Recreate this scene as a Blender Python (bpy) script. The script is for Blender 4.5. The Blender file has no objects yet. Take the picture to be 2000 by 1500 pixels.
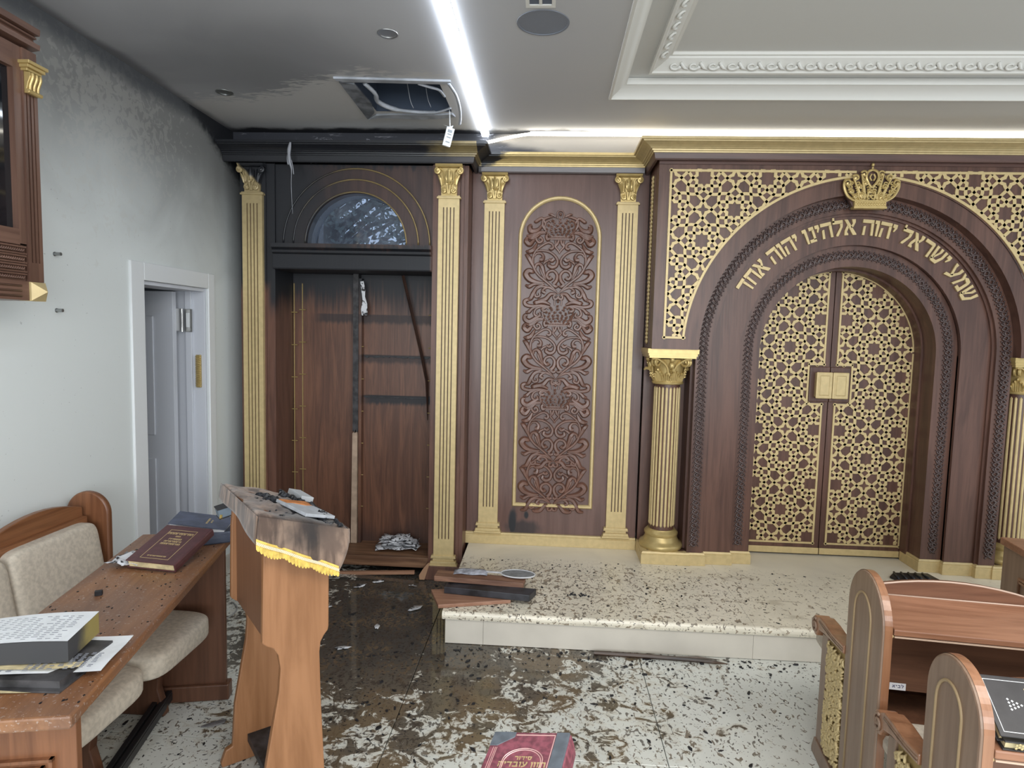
import bpy, math, random
from math import sin, cos, pi, radians, sqrt, atan2, hypot
from mathutils import Vector, Matrix
from mathutils.geometry import tessellate_polygon
random.seed(7)
S = bpy.context.scene
COL = S.collection

# ------------------------------------------------------------------ camera
cam = bpy.data.objects.new('camera', bpy.data.cameras.new('camera'))
COL.objects.link(cam)
H = 1.70
yaw, pitch, roll = radians(3.27), radians(-4.68), radians(1.407)
fw = Vector((-sin(yaw)*cos(pitch), cos(yaw)*cos(pitch), sin(pitch)))
r0 = Vector((cos(yaw), sin(yaw), 0)); u0 = r0.cross(fw)
rr = r0*cos(roll)+u0*sin(roll); uu = -r0*sin(roll)+u0*cos(roll)
m = Matrix((rr, uu, -fw)).transposed().to_4x4(); m.translation = (0, 0, H)
cam.matrix_world = m
cam.data.sensor_fit = 'HORIZONTAL'; cam.data.sensor_width = 36
cam.data.lens = 1222/2000*36
cam.data.clip_start = .05
S.camera = cam
S.view_settings.view_transform = 'Standard'; S.view_settings.look = 'None'
S.view_settings.gamma = 1; S.view_settings.use_curve_mapping = False
S.view_settings.exposure = 0.92

# ------------------------------------------------------------------ world and lamps
W = bpy.data.worlds.new('world'); S.world = W; W.use_nodes = True
W.node_tree.nodes['Background'].inputs[0].default_value = (.86, .94, 1.0, 1)
W.node_tree.nodes['Background'].inputs[1].default_value = .62

def area(name, loc, rot, sx, sy, power, col=(1, 1, 1)):
    l = bpy.data.lights.new(name, 'AREA'); l.shape = 'RECTANGLE'; l.size = sx; l.size_y = sy
    l.energy = power; l.color = col
    o = bpy.data.objects.new(name, l); o.location = loc; o.rotation_euler = rot; COL.objects.link(o)
    return o
area('added_back_fill', (.6, -4.2, 2.0), (radians(84), 0, 0), 6.0, 2.2, 150, (.93, .97, 1))  # added fill light behind the camera; no window is built there
area('added_overhead_fill', (1.4, .2, 2.95), (0, 0, 0), 2.4, 1.6, 46, (1, .97, .92))  # added overhead fill light, not a fitting of the room

# ------------------------------------------------------------------ mesh helpers
class M:
    def __init__(s): s.v = []; s.f = []
    def add(s, v, f):
        n = len(s.v); s.v += [tuple(p) for p in v]; s.f += [tuple(i+n for i in q) for q in f]; return s
    def box(s, x0, y0, z0, x1, y1, z1):
        return s.add([(x0,y0,z0),(x1,y0,z0),(x1,y1,z0),(x0,y1,z0),(x0,y0,z1),(x1,y0,z1),(x1,y1,z1),(x0,y1,z1)],
                     [(0,3,2,1),(4,5,6,7),(0,1,5,4),(1,2,6,5),(2,3,7,6),(3,0,4,7)])
    def prism(s, poly, o, U, V, D):
        o, U, V, D = Vector(o), Vector(U), Vector(V), Vector(D); n = len(poly)
        a = [o+U*p[0]+V*p[1] for p in poly]; b = [p+D for p in a]
        return s.add(a+b, [tuple(range(n)), tuple(range(2*n-1, n-1, -1))]+[(i, i+n, (i+1) % n+n, (i+1) % n) for i in range(n)])
    def tube(s, pts, r, n=6, flat=None, cap=True):
        pts = [Vector(p) for p in pts]; k = len(pts)
        rs = r if isinstance(r, (list, tuple)) else [r]*k
        base = len(s.v); prev = None
        for i, p in enumerate(pts):
            t = (pts[min(i+1, k-1)]-pts[max(i-1, 0)])
            if t.length < 1e-9: t = Vector((0, 0, 1))
            t.normalize()
            if flat is not None: nrm = Vector(flat)
            else:
                nrm = prev if prev is not None else (Vector((0, 0, 1)) if abs(t.z) < .9 else Vector((1, 0, 0)))
            b = t.cross(nrm)
            if b.length < 1e-6: b = t.cross(Vector((1, .3, .2)))
            b.normalize(); nn = b.cross(t).normalized(); prev = nn
            for j in range(n):
                a = 2*pi*j/n
                s.v.append(tuple(p+(b*cos(a)+nn*sin(a))*rs[i]))
        for i in range(k-1):
            for j in range(n):
                s.f.append((base+i*n+j, base+i*n+(j+1) % n, base+(i+1)*n+(j+1) % n, base+(i+1)*n+j))
        if cap:
            s.f.append(tuple(base+j for j in range(n-1, -1, -1))); s.f.append(tuple(base+(k-1)*n+j for j in range(n)))
        return s
    def lathe(s, prof, c, n=32):
        base = len(s.v); k = len(prof)
        for r, z in prof:
            for j in range(n):
                a = 2*pi*j/n; s.v.append((c[0]+r*cos(a), c[1]+r*sin(a), c[2]+z))
        for i in range(k-1):
            for j in range(n):
                s.f.append((base+i*n+j, base+i*n+(j+1) % n, base+(i+1)*n+(j+1) % n, base+(i+1)*n+j))
        s.f.append(tuple(base+j for j in range(n-1, -1, -1))); s.f.append(tuple(base+(k-1)*n+j for j in range(n)))
        return s
    def ball(s, c, rx, ry, rz, n=8, k=5):
        base = len(s.v)
        for i in range(k+1):
            th = pi*i/k
            for j in range(n):
                a = 2*pi*j/n
                s.v.append((c[0]+rx*sin(th)*cos(a), c[1]+ry*sin(th)*sin(a), c[2]+rz*cos(th)))
        for i in range(k):
            for j in range(n):
                s.f.append((base+i*n+j, base+(i+1)*n+j, base+(i+1)*n+(j+1) % n, base+i*n+(j+1) % n))
        return s
    def xf(s, mat):
        s.v = [tuple(mat @ Vector(p)) for p in s.v]; return s

def prop(o, label=None, cat=None, group=None, kind=None):
    if label: o['label'] = label
    if cat: o['category'] = cat
    if group: o['group'] = group
    if kind: o['kind'] = kind
    return o

def build(name, mb, mat, parent=None, smooth=False, bevel=0, label=None, cat=None, group=None, kind=None, loc=None, rz=None, auto=None):
    me = bpy.data.meshes.new(name)
    me.from_pydata(mb.v, [], mb.f, shade_flat=not smooth)
    me.update()
    if auto:
        me.set_sharp_from_angle(angle=radians(auto))
    me.materials.append(mat)
    o = bpy.data.objects.new(name, me); COL.objects.link(o)
    if parent: o.parent = parent
    if loc is not None: o.location = loc
    if rz is not None: o.rotation_euler = (0, 0, rz)
    if bevel:
        b = o.modifiers.new('bevel', 'BEVEL'); b.width = bevel; b.segments = 2; b.limit_method = 'ANGLE'; b.angle_limit = radians(40)
    return prop(o, label, cat, group, kind)

def thing(name, label, cat, loc=(0, 0, 0), rz=0, group=None):
    o = bpy.data.objects.new(name, None); o.empty_display_size = .1; COL.objects.link(o)
    o.location = loc; o.rotation_euler = (0, 0, rz)
    return prop(o, label, cat, group)

def copy_tree(o, parent=None):
    c = o.copy(); COL.objects.link(c)
    if parent: c.parent = parent
    for ch in list(o.children): copy_tree(ch, c)
    return c

def arc(cx, cy, r, a0, a1, n):
    return [(cx+r*cos(radians(a0+(a1-a0)*i/n)), cy+r*sin(radians(a0+(a1-a0)*i/n))) for i in range(n+1)]

def spline(pts, n=6):
    P = [Vector(p) for p in pts]; out = []
    for i in range(len(P)-1):
        p0, p1, p2, p3 = P[max(i-1, 0)], P[i], P[i+1], P[min(i+2, len(P)-1)]
        for k in range(n):
            t = k/n
            out.append(.5*((2*p1)+(p2-p0)*t+(2*p0-5*p1+4*p2-p3)*t*t+(3*p1-p0-3*p2+p3)*t**3))
    out.append(P[-1]); return out

def mould(path, prof, m=None):
    """extrude a (out, z) profile along a plan path, mitred; outward is to the right of the travel direction"""
    m = m or M(); n = len(path); k = len(prof); base = len(m.v)
    P = [Vector((p[0], p[1])) for p in path]
    for i in range(n):
        d1 = (P[i]-P[i-1]).normalized() if i else None
        d2 = (P[i+1]-P[i]).normalized() if i < n-1 else None
        n1 = Vector((d1.y, -d1.x)) if d1 else None; n2 = Vector((d2.y, -d2.x)) if d2 else None
        if n1 is None: off = n2
        elif n2 is None: off = n1
        else: off = (n1+n2)/(1+n1.dot(n2))
        for d, z in prof: m.v.append((P[i].x+off.x*d, P[i].y+off.y*d, z))
    for i in range(n-1):
        for j in range(k-1):
            m.f.append((base+i*k+j, base+(i+1)*k+j, base+(i+1)*k+j+1, base+i*k+j+1))
    m.f.append(tuple(base+j for j in range(k))); m.f.append(tuple(base+(n-1)*k+j for j in range(k-1, -1, -1)))
    return m

def ring_band(m, cx, cz, ro, ri, yf, yb, zlow=None, a0=0, a1=180, n=48):
    """arch band in an x-z plane, front at yf, back at yb; straight legs down to zlow"""
    o = arc(cx, cz, ro, a0, a1, n); i = arc(cx, cz, ri, a0, a1, n)
    if zlow is not None:
        o = [(cx+ro, zlow)]+o+[(cx-ro, zlow)]; i = [(cx+ri, zlow)]+i+[(cx-ri, zlow)]
    k = len(o); v = []
    for (a, b) in zip(o, i): v += [(a[0], yf, a[1]), (b[0], yf, b[1]), (b[0], yb, b[1]), (a[0], yb, a[1])]
    f = []
    for q in range(k-1):
        for j in range(4): f.append((q*4+j, q*4+(j+1) % 4, (q+1)*4+(j+1) % 4, (q+1)*4+j))
    f += [(0, 3, 2, 1), ((k-1)*4, (k-1)*4+1, (k-1)*4+2, (k-1)*4+3)]
    return m.add(v, f)

# ------------------------------------------------------------------ materials
def mat(name):
    m = bpy.data.materials.new(name); m.use_nodes = True
    nt = m.node_tree; return m, nt, nt.nodes['Principled BSDF']
class N:
    def __init__(s, nt): s.nt = nt
    def n(s, t, **kw):
        o = s.nt.nodes.new(t)
        for k, v in kw.items(): setattr(o, k, v)
        return o
    def l(s, a, b): s.nt.links.new(a, b)
    def pos(s): return s.n('ShaderNodeNewGeometry').outputs['Position']
    def obj(s): return s.n('ShaderNodeTexCoord').outputs['Object']
    def mapp(s, v, sc=(1, 1, 1), loc=(0, 0, 0)):
        o = s.n('ShaderNodeMapping'); s.l(v, o.inputs[0]); o.inputs['Scale'].default_value = sc; o.inputs['Location'].default_value = loc
        return o.outputs[0]
    def noise(s, v, sc, det=4, dist=0, rough=.5):
        o = s.n('ShaderNodeTexNoise'); s.l(v, o.inputs['Vector']); o.inputs['Scale'].default_value = sc
        o.inputs['Detail'].default_value = det; o.inputs['Distortion'].default_value = dist; o.inputs['Roughness'].default_value = rough
        return o.outputs[0]
    def math(s, op, a, b=0, c=None):
        o = s.n('ShaderNodeMath', operation=op)
        for i, x in enumerate((a, b, c)):
            if x is None: continue
            if isinstance(x, (int, float)): o.inputs[i].default_value = x
            else: s.l(x, o.inputs[i])
        return o.outputs[0]
    def rng(s, v, a, b, c=0, d=1, smooth=True):
        o = s.n('ShaderNodeMapRange'); o.clamp = True
        if smooth: o.interpolation_type = 'SMOOTHSTEP'
        s.l(v, o.inputs['Value'])
        for nme, x in zip(('From Min', 'From Max', 'To Min', 'To Max'), (a, b, c, d)): o.inputs[nme].default_value = x
        return o.outputs['Result']
    def mix(s, f, a, b):
        o = s.n('ShaderNodeMix', data_type='RGBA')
        for i, x in ((0, f), (6, a), (7, b)):
            if isinstance(x, (int, float)): o.inputs[i].default_value = x
            elif isinstance(x, tuple): o.inputs[i].default_value = (*x[:3], 1)
            else: s.l(x, o.inputs[i])
        return o.outputs[2]
    def sep(s, v):
        o = s.n('ShaderNodeSeparateXYZ'); s.l(v, o.inputs[0]); return o.outputs
    def dist(s, v, p):
        o = s.n('ShaderNodeVectorMath', operation='DISTANCE'); s.l(v, o.inputs[0]); o.inputs[1].default_value = p
        return o.outputs['Value']
    def bump(s, h, st, dist=.01):
        o = s.n('ShaderNodeBump'); o.inputs['Strength'].default_value = st; o.inputs['Distance'].default_value = dist
        s.l(h, o.inputs['Height']); return o.outputs[0]

def plain(name, col, rough=.5, metal=0, spec=.5, noise=0, nsc=20):
    m, nt, b = mat(name); g = N(nt)
    b.inputs['Roughness'].default_value = rough; b.inputs['Metallic'].default_value = metal
    b.inputs['Specular IOR Level'].default_value = spec
    if noise:
        f = g.noise(g.obj(), nsc, 5)
        c = g.mix(g.rng(f, .3, .7), tuple(x*(1-noise) for x in col), tuple(min(1, x*(1+noise)) for x in col))
        g.l(c, b.inputs['Base Color'])
    else: b.inputs['Base Color'].default_value = (*col, 1)
    return m

def emit(name, col, st):
    m, nt, b = mat(name); b.inputs['Base Color'].default_value = (*col, 1)
    b.inputs['Emission Color'].default_value = (*col, 1); b.inputs['Emission Strength'].default_value = st
    return m

def wood(name, c1, c2, axis='z', sc=1.0, rough=.38, soot=None, spec=.5, coat=0):
    m, nt, b = mat(name); g = N(nt)
    o = g.obj()
    st = {'x': (1.2, 14, 14), 'y': (14, 1.2, 14), 'z': (14, 14, 1.2)}[axis]
    st2 = {'x': (4, 90, 90), 'y': (90, 4, 90), 'z': (90, 90, 4)}[axis]
    f = g.noise(g.mapp(o, tuple(x*sc for x in st)), 1.0, 5, 1.4, .6)
    f2 = g.noise(g.mapp(o, tuple(x*sc for x in st2)), 1.0, 3, .3)
    t = g.math('ADD', g.math('MULTIPLY', f, .75), g.math('MULTIPLY', f2, .25))
    c = g.mix(g.rng(t, .34, .66), c1, c2)
    rg = None
    if soot:
        mask = soot(g)
        c = g.mix(mask, c, (.012, .013, .017)); rg = g.rng(mask, 0, 1, rough, .55)
    g.l(c, b.inputs['Base Color'])
    if rg is not None: g.l(rg, b.inputs['Roughness'])
    else: b.inputs['Roughness'].default_value = rough
    b.inputs['Specular IOR Level'].default_value = spec
    b.inputs['Coat Weight'].default_value = coat; b.inputs['Coat Roughness'].default_value = .2
    g.l(g.bump(f2, .12, .003), b.inputs['Normal'])
    return m

def gold(name, col=(.60, .465, .235), rough=.42, metal=.18, soot=None):
    m, nt, b = mat(name); g = N(nt)
    f = g.noise(g.obj(), 30, 4)
    c = g.mix(g.rng(f, .3, .7), tuple(x*.93 for x in col), tuple(x*1.05 for x in col))
    if soot:
        k = soot(g); c = g.mix(k, c, (.014, .015, .019)); g.l(g.rng(k, 0, 1, metal, 0), b.inputs['Metallic'])
    else: b.inputs['Metallic'].default_value = metal
    g.l(c, b.inputs['Base Color']); b.inputs['Roughness'].default_value = rough
    return m

DK1, DK2 = (.085, .038, .026), (.155, .073, .049)
W_panel = wood('panel_wood', DK1, DK2, 'z')
W_panelx = wood('panel_wood_across', (.07, .038, .032), (.12, .062, .048), 'x')
W_arch = wood('ark_wood', (.072, .034, .025), (.135, .066, .047), 'z', .8)
W_carve = plain('carved_wood', (.150, .072, .050), .33, noise=.18, nsc=14)
W_rope = plain('carved_border_wood', (.085, .058, .055), .25, noise=.15, nsc=14)
W_table = wood('table_wood', (.20, .082, .032), (.36, .165, .070), 'y', .8, .34)
W_tabled = wood('table_panel_wood', (.085, .036, .020), (.15, .066, .036), 'z', .8, .4)
W_bench = wood('bench_wood', (.13, .050, .022), (.24, .100, .045), 'z', .9, .36)
W_benchy = wood('bench_rail_wood', (.15, .058, .024), (.27, .115, .050), 'y', .9, .36)
W_lect = wood('lectern_wood', (.24, .105, .042), (.34, .160, .072), 'z', .7, .42)
W_lectd = wood('lectern_inner_wood', (.15, .066, .032), (.20, .09, .046), 'z', .7, .45)
W_pew = wood('pew_wood', (.185, .115, .078), (.27, .180, .125), 'z', .8, .34)
W_pewe = wood('pew_edge_wood', (.21, .092, .045), (.33, .16, .085), 'z', .8, .28, coat=.4)
W_pewx = wood('pew_desk_wood', (.20, .085, .045), (.34, .165, .095), 'x', .8, .34)
G_gold = gold('gold_paint')
G_carv = gold('carved_gold', (.55, .41, .17), .34, .45)
G_dark = gold('old_gold', (.48, .36, .15), .36, .4)
BROWNG = plain('groove_brown', (.10, .055, .032), .5)
BLACK = plain('char_black', (.012, .012, .015), .5, noise=.5, nsc=40)
CHAR = plain('charred_wood', (.03, .028, .03), .55, noise=.7, nsc=25)
WHITE = plain('white_paint', (.74, .76, .77), .35)
DOORW = plain('door_white', (.60, .62, .67), .4)
STEEL = plain('brushed_steel', (.55, .55, .54), .3, .9)
CHROME = plain('bolt_steel', (.35, .36, .36), .3, .9)
PLASTER = plain('coffer_plaster', (.62, .62, .60), .7)
PLASTERH = plain('coffer_moulding_plaster', (.72, .71, .67), .6)
FABRIC = plain('oatmeal_fabric', (.52, .46, .38), .9, noise=.13, nsc=60)
PAPER = plain('paper', (.76, .78, .80), .8, noise=.05, nsc=25)
PAPERB = plain('yellowed_paper', (.66, .55, .32), .8, noise=.2, nsc=30)
PRINT = plain('print_ink', (.22, .23, .26), .8)
LED_C = emit('led_cool', (.84, .91, 1), 10)
LED_W = emit('led_warm', (1, .95, .82), 5)

def soot_case(g):
    p = g.pos(); x, y, z = g.sep(p)
    n = g.noise(g.mapp(p, (5, 5, 2.2)), 1.0, 6, .5)
    n2 = g.noise(g.mapp(p, (38, 38, 3)), 1.0, 3)
    zz = g.math('ADD', z, g.math('MULTIPLY', g.math('SUBTRACT', n, .5), .22))
    zz = g.math('ADD', zz, g.math('MULTIPLY', g.math('SUBTRACT', n2, .5), .16))
    # lintel and soffit: dense; over the arch: streaky, thinner to the right
    low = g.math('MULTIPLY', g.rng(zz, 1.93, 2.06), g.rng(zz, 2.34, 2.22))
    side = g.rng(g.math('ADD', x, g.math('MULTIPLY', n, .7)), -1.55, -.72, 1, 0)
    up = g.math('MULTIPLY', g.rng(zz, 2.12, 2.24), g.rng(side, 0, 1, .62, 1.0))
    top = g.math('MULTIPLY', g.rng(zz, 2.70, 2.80), g.rng(g.math('ADD', x, g.math('MULTIPLY', n, .3)), -.70, -.60, 1, 0))
    right = g.rng(x, -.81, -.78, 1, 0)
    a = g.math('MULTIPLY', g.math('MAXIMUM', low, up), right)
    leftside = g.math('MULTIPLY', g.rng(zz, 1.75, 1.95), g.rng(x, -1.93, -1.89))
    leftside = g.math('MULTIPLY', leftside, g.rng(x, -1.80, -1.78, 1, 0))
    leftcap = g.math('MULTIPLY', g.rng(zz, 2.5, 2.68), g.rng(x, -1.80, -1.78, 1, 0))
    return g.math('MAXIMUM', g.math('MAXIMUM', a, top), g.math('MAXIMUM', leftside, leftcap))
W_case = wood('bookcase_wood', DK1, DK2, 'z', soot=soot_case)

def soot_back(g):
    p = g.pos(); x, y, z = g.sep(p)
    n2 = g.noise(g.mapp(p, (55, 55, 2.5)), 1.0, 4)
    n = g.noise(g.mapp(p, (4, 4, 2)), 1.0, 4)
    zz = g.math('ADD', z, g.math('MULTIPLY', g.math('SUBTRACT', n2, .5), .34))
    zz = g.math('ADD', zz, g.math('MULTIPLY', g.math('SUBTRACT', n, .5), .3))
    a = g.rng(zz, 1.72, 2.03)
    out = g.math('MULTIPLY', a, 1)
    # scorched ghosts of three burnt shelves
    for zs, w, st, x0 in ((1.80, .05, .75, -1.75), (1.51, .045, .7, -1.44), (1.215, .05, .95, -1.40)):
        up = g.rng(z, zs+.012, zs+.002); dn = g.rng(g.math('ADD', z, g.math('MULTIPLY', n2, .05)), zs-w, zs-w+.035)
        b = g.math('MULTIPLY', g.math('MULTIPLY', up, dn), g.rng(x, x0, x0+.12, 0, st))
        out = g.math('MAXIMUM', out, b)
    low = g.math('MULTIPLY', g.rng(g.math('ADD', z, g.math('MULTIPLY', n, .4)), .28, .5, 1, 0), .55)
    return g.math('MAXIMUM', out, low)
W_back = wood('scorched_back_wood', (.085, .036, .022), (.17, .075, .042), 'z', 1.0, .42, soot=soot_back)

def soot_left(g):      # pilaster beside the wall: capital half black
    p = g.pos(); x, y, z = g.sep(p)
    n = g.noise(g.mapp(p, (16, 16, 10)), 1.0, 4)
    t = g.math('ADD', g.math('ADD', z, g.math('MULTIPLY', x, .9)), g.math('MULTIPLY', n, .07))
    return g.math('MAXIMUM', g.rng(t, .90, .94), g.math('MULTIPLY', g.rng(z, 2.0, 2.6), .35))
G_left = gold('scorched_gold', soot=soot_left)

def soot_cornice(g):
    p = g.pos(); x, y, z = g.sep(p)
    n = g.noise(g.mapp(p, (9, 9, 30)), 1.0, 5)
    t = g.math('ADD', x, g.math('MULTIPLY', g.math('SUBTRACT', n, .5), .35))
    a = g.math('MULTIPLY', g.rng(t, -.88, -.62, 1, .6), g.rng(x, -.50, -.49, 1, 0))
    c = g.math('MULTIPLY', g.rng(g.math('SUBTRACT', t, g.math('MULTIPLY', g.math('SUBTRACT', z, 2.83), 2.8)), -.50, -.42, 1, 0), g.rng(x, -.5, -.49))
    return g.math('MAXIMUM', a, c)
G_corn = gold('cornice_gold', (.55, .42, .19), .33, .3, soot=soot_cornice)
W_corn = wood('cornice_wood', (.055, .040, .040), (.085, .060, .056), 'x', 1, .25, soot=soot_cornice)

def soot_panel(g):     # two black scorch marks low on the panel
    p = g.pos()
    def mark(cx, cz, sx, sz):
        d = g.dist(g.mapp(p, (1/sx, 0, 1/sz)), (cx/sx, 0, cz/sz))
        n = g.noise(g.mapp(p, (18, 18, 9)), 1, 4)
        return g.rng(g.math('ADD', d, g.math('MULTIPLY', g.math('SUBTRACT', n, .5), .7)), .55, 1.1, 1, 0)
    a = g.math('MAXIMUM', mark(-.225, .345, .035, .115), mark(-.125, .40, .02, .035))
    return g.math('MAXIMUM', a, g.math('MULTIPLY', mark(-.14, .30, .15, .07), .75))
W_cpanel = wood('scorched_panel_wood', (.105, .056, .046), (.155, .086, .070), 'z', .7, .32, soot=soot_panel)

# marble with wet soot, mud and ash
def marble(name, base, mode):
    m, nt, b = mat(name); g = N(nt); p = g.pos(); x, y, z = g.sep(p)
    fire = g.dist(g.mapp(p, (1, 1, 0)), (-1.02, 3.72, 0))
    vein = g.noise(p, 1.7, 6, 1.2)
    c = g.mix(g.rng(vein, .35, .7), base, tuple(v*.86 for v in base))
    big = g.noise(p, 3.4, 6, .8)
    med = g.noise(g.mapp(p, (1, 1.25, 1), (3, 1, 0)), 11, 7, 1.1, .62)
    fine = g.noise(g.mapp(p, (1, .6, 1), (5, 2, 0)), 46, 3, .9)
    fine2 = g.noise(g.mapp(p, (.7, 1, 1), (1, 7, 0)), 80, 2, .4)
    if mode == 'floor':
        # mud film: dense by the fire, torn into blots and foot smears further off
        d1 = g.math('ADD', g.math('ADD', med, g.math('MULTIPLY', g.math('SUBTRACT', big, .5), .5)), g.math('MULTIPLY', g.math('SUBTRACT', 1.72, fire), .25))
        left = g.rng(x, -1.35, -1.0, -.16, 0)
        d1 = g.math('ADD', d1, left)
        mud = g.rng(d1, .545, .60)
        c = g.mix(g.math('MULTIPLY', g.rng(d1, .44, .58), .28), c, (.36, .25, .12))
        hue = g.rng(g.noise(p, 5, 3), .40, .6)
        near = g.rng(fire, .75, 1.25)
        mudc = g.mix(g.math('MULTIPLY', hue, near), (.080, .064, .046), (.135, .092, .048))
        mudc = g.mix(g.rng(fire, .6, 1.0, 1, 0), mudc, (.028, .025, .022))
        c = g.mix(g.math('MULTIPLY', mud, .93), c, mudc)
        d2 = g.math('ADD', fine, g.math('MULTIPLY', g.math('SUBTRACT', 2.1, fire), .055))
        d2 = g.math('ADD', d2, g.math('MULTIPLY', left, .35))
        sp = g.rng(d2, .585, .63)
        c = g.mix(g.math('MULTIPLY', sp, .85), c, g.mix(hue, (.055, .045, .035), (.14, .10, .06)))
        d3 = g.rng(g.math('ADD', fine2, g.math('MULTIPLY', g.math('SUBTRACT', 2.2, fire), .04)), .66, .70)
        c = g.mix(g.math('MULTIPLY', d3, .9), c, (.03, .028, .028))
        ro = g.mix(mud, (.30, .30, .30), g.mix(g.rng(fire, .7, 1.2, 1, 0), (.14, .14, .14), (.045, .045, .045)))
        g.l(ro, b.inputs['Roughness'])
    else:
        edge = g.dist(g.mapp(p, (.62, 1, 0)), (-.10, 3.62, 0))
        d2 = g.math('ADD', fine, g.math('MULTIPLY', g.math('SUBTRACT', .75, edge), .07))
        sp = g.rng(d2, .575, .63)
        keep = g.rng(y, 4.16, 3.95)
        col = g.mix(g.rng(med, .42, .6), (.10, .075, .052), (.22, .15, .085))
        c = g.mix(g.math('MULTIPLY', g.math('MULTIPLY', sp, .8), keep), c, col)
        sm = g.math('MULTIPLY', g.rng(g.noise(g.mapp(p, (1, 2.6, 1)), 7, 6, 1.3), .56, .70), .40)
        c = g.mix(g.math('MULTIPLY', sm, keep), c, (.33, .27, .19))
        d3 = g.rng(g.math('ADD', fine2, g.math('MULTIPLY', g.math('SUBTRACT', .8, edge), .06)), .665, .70)
        c = g.mix(g.math('MULTIPLY', g.math('MULTIPLY', d3, keep), .85), c, (.04, .037, .034))
        b.inputs['Roughness'].default_value = .32
    g.l(c, b.inputs['Base Color'])
    return m
FLOOR = marble('marble_floor', (.69, .70, .65), 'floor')
PODIUM = marble('marble_podium', (.80, .74, .61), 'podium')
RISER = plain('marble_riser', (.58, .54, .47), .35, noise=.06, nsc=4)
GROUT = plain('dark_joint', (.10, .09, .08), .8)
SKIRT = plain('stone_skirting', (.50, .47, .42), .5, noise=.15, nsc=6)

def wall_mat():
    m, nt, b = mat('sooty_wall_paint'); g = N(nt); p = g.pos(); x, y, z = g.sep(p)
    n = g.noise(p, 2.2, 5, .6); n2 = g.noise(p, 26, 5, .8)
    t = g.math('ADD', z, g.math('MULTIPLY', g.math('SUBTRACT', n, .5), .5))
    t = g.math('ADD', t, g.math('MULTIPLY', g.math('SUBTRACT', y, 3.0), .14))
    grey = g.rng(t, 2.0, 2.95)
    c = g.mix(g.math('MULTIPLY', grey, .86), (.71, .745, .735), (.135, .13, .125))
    wash = g.math('MULTIPLY', g.rng(g.math('ADD', n2, g.math('MULTIPLY', g.dist(p, (-2.2, 3.1, 2.75)), -.35)), .36, .44), .22)
    c = g.mix(wash, c, (.55, .53, .49))
    line = g.rng(g.math('ADD', z, g.math('MULTIPLY', n, .10)), 2.94, 3.04)
    c = g.mix(g.math('MULTIPLY', line, .8), c, (.05, .055, .065))
    corner = g.math('ADD', g.math('ADD', g.math('MULTIPLY', y, .5), z), g.math('MULTIPLY', n2, .12))
    c = g.mix(g.rng(corner, 4.88, 5.0), c, (.014, .015, .019))
    sp = g.rng(g.noise(p, 60, 2), .73, .76)
    c = g.mix(g.math('MULTIPLY', sp, .35), c, (.2, .2, .2))
    g.l(c, b.inputs['Base Color']); b.inputs['Roughness'].default_value = .55
    g.l(g.bump(n2, .08, .004), b.inputs['Normal'])
    return m
WALL = wall_mat()

def ceil_mat():
    m, nt, b = mat('smoked_ceiling_paint'); g = N(nt); p = g.pos(); x, y, z = g.sep(p)
    n = g.noise(p, 1.5, 5, .8); n2 = g.noise(g.mapp(p, (.55, 1.6, 1)), 24, 6, .7)
    clean = g.rng(g.math('ADD', x, g.math('MULTIPLY', n, .8)), -.2, 1.6)
    c = g.mix(clean, (.47, .475, .50), (.53, .52, .505))
    c = g.mix(g.math('MULTIPLY', g.rng(g.math('ADD', g.dist(p, (-1.55, 3.25, 3.02)), g.math('MULTIPLY', n, .5)), .35, 1.35, 1, 0), .8), c, (.16, .163, .175))
    # rubbed pale apron round the hatch, torn edge
    e = g.math('ADD', g.math('ADD', y, g.math('MULTIPLY', g.math('SUBTRACT', n2, .5), .5)), g.math('MULTIPLY', g.rng(x, -1.9, -1.0, 0, .36), 1.0))
    pale = g.math('MULTIPLY', g.rng(e, 3.62, 3.72), g.rng(x, -.52, -.40, 1, 0))
    c = g.mix(g.math('MULTIPLY', pale, .9), c, (.50, .49, .48))
    ed = g.math('ADD', y, g.math('MULTIPLY', g.noise(p, 7, 4), .14))
    c = g.mix(g.math('MULTIPLY', g.rng(ed, 4.23, 4.30), g.rng(x, .1, .9, 1, 0)), c, (.02, .021, .026))
    c = g.mix(g.math('MULTIPLY', g.rng(g.math('ADD', x, g.math('MULTIPLY', n, .1)), -2.13, -2.06, 1, 0), .7), c, (.10, .10, .11))
    g.l(c, b.inputs['Base Color']); b.inputs['Roughness'].default_value = .6
    return m
CEIL = ceil_mat()

def frieze_mat():
    m, nt, b = mat('frieze_paint'); g = N(nt); p = g.pos(); x, y, z = g.sep(p)
    n = g.noise(g.mapp(p, (3, 3, 8)), 1, 6, .6)
    t = g.math('ADD', x, g.math('MULTIPLY', g.math('SUBTRACT', n, .5), .55))
    k = g.rng(t, -.42, -.22, 1, 0)
    c = g.mix(k, (.25, .235, .22), (.013, .014, .019))
    low = g.math('MULTIPLY', g.rng(g.math('ADD', z, g.math('MULTIPLY', t, .12)), 2.93, 2.88), g.rng(t, .2, .9, 1, 0))
    c = g.mix(low, c, (.03, .032, .042))
    crack = g.rng(g.math('ABSOLUTE', g.math('SUBTRACT', g.noise(g.mapp(p, (2, 3, 12)), 1.6, 5, 1.6), .5)), .012, .004)
    crack = g.math('MULTIPLY', crack, g.rng(g.noise(p, 6, 3), .45, .6))
    c = g.mix(g.math('MULTIPLY', g.math('MULTIPLY', crack, k), .8), c, (.28, .28, .31))
    g.l(c, b.inputs['Base Color']); b.inputs['Roughness'].default_value = .6
    return m
FRIEZE = frieze_mat()

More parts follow.
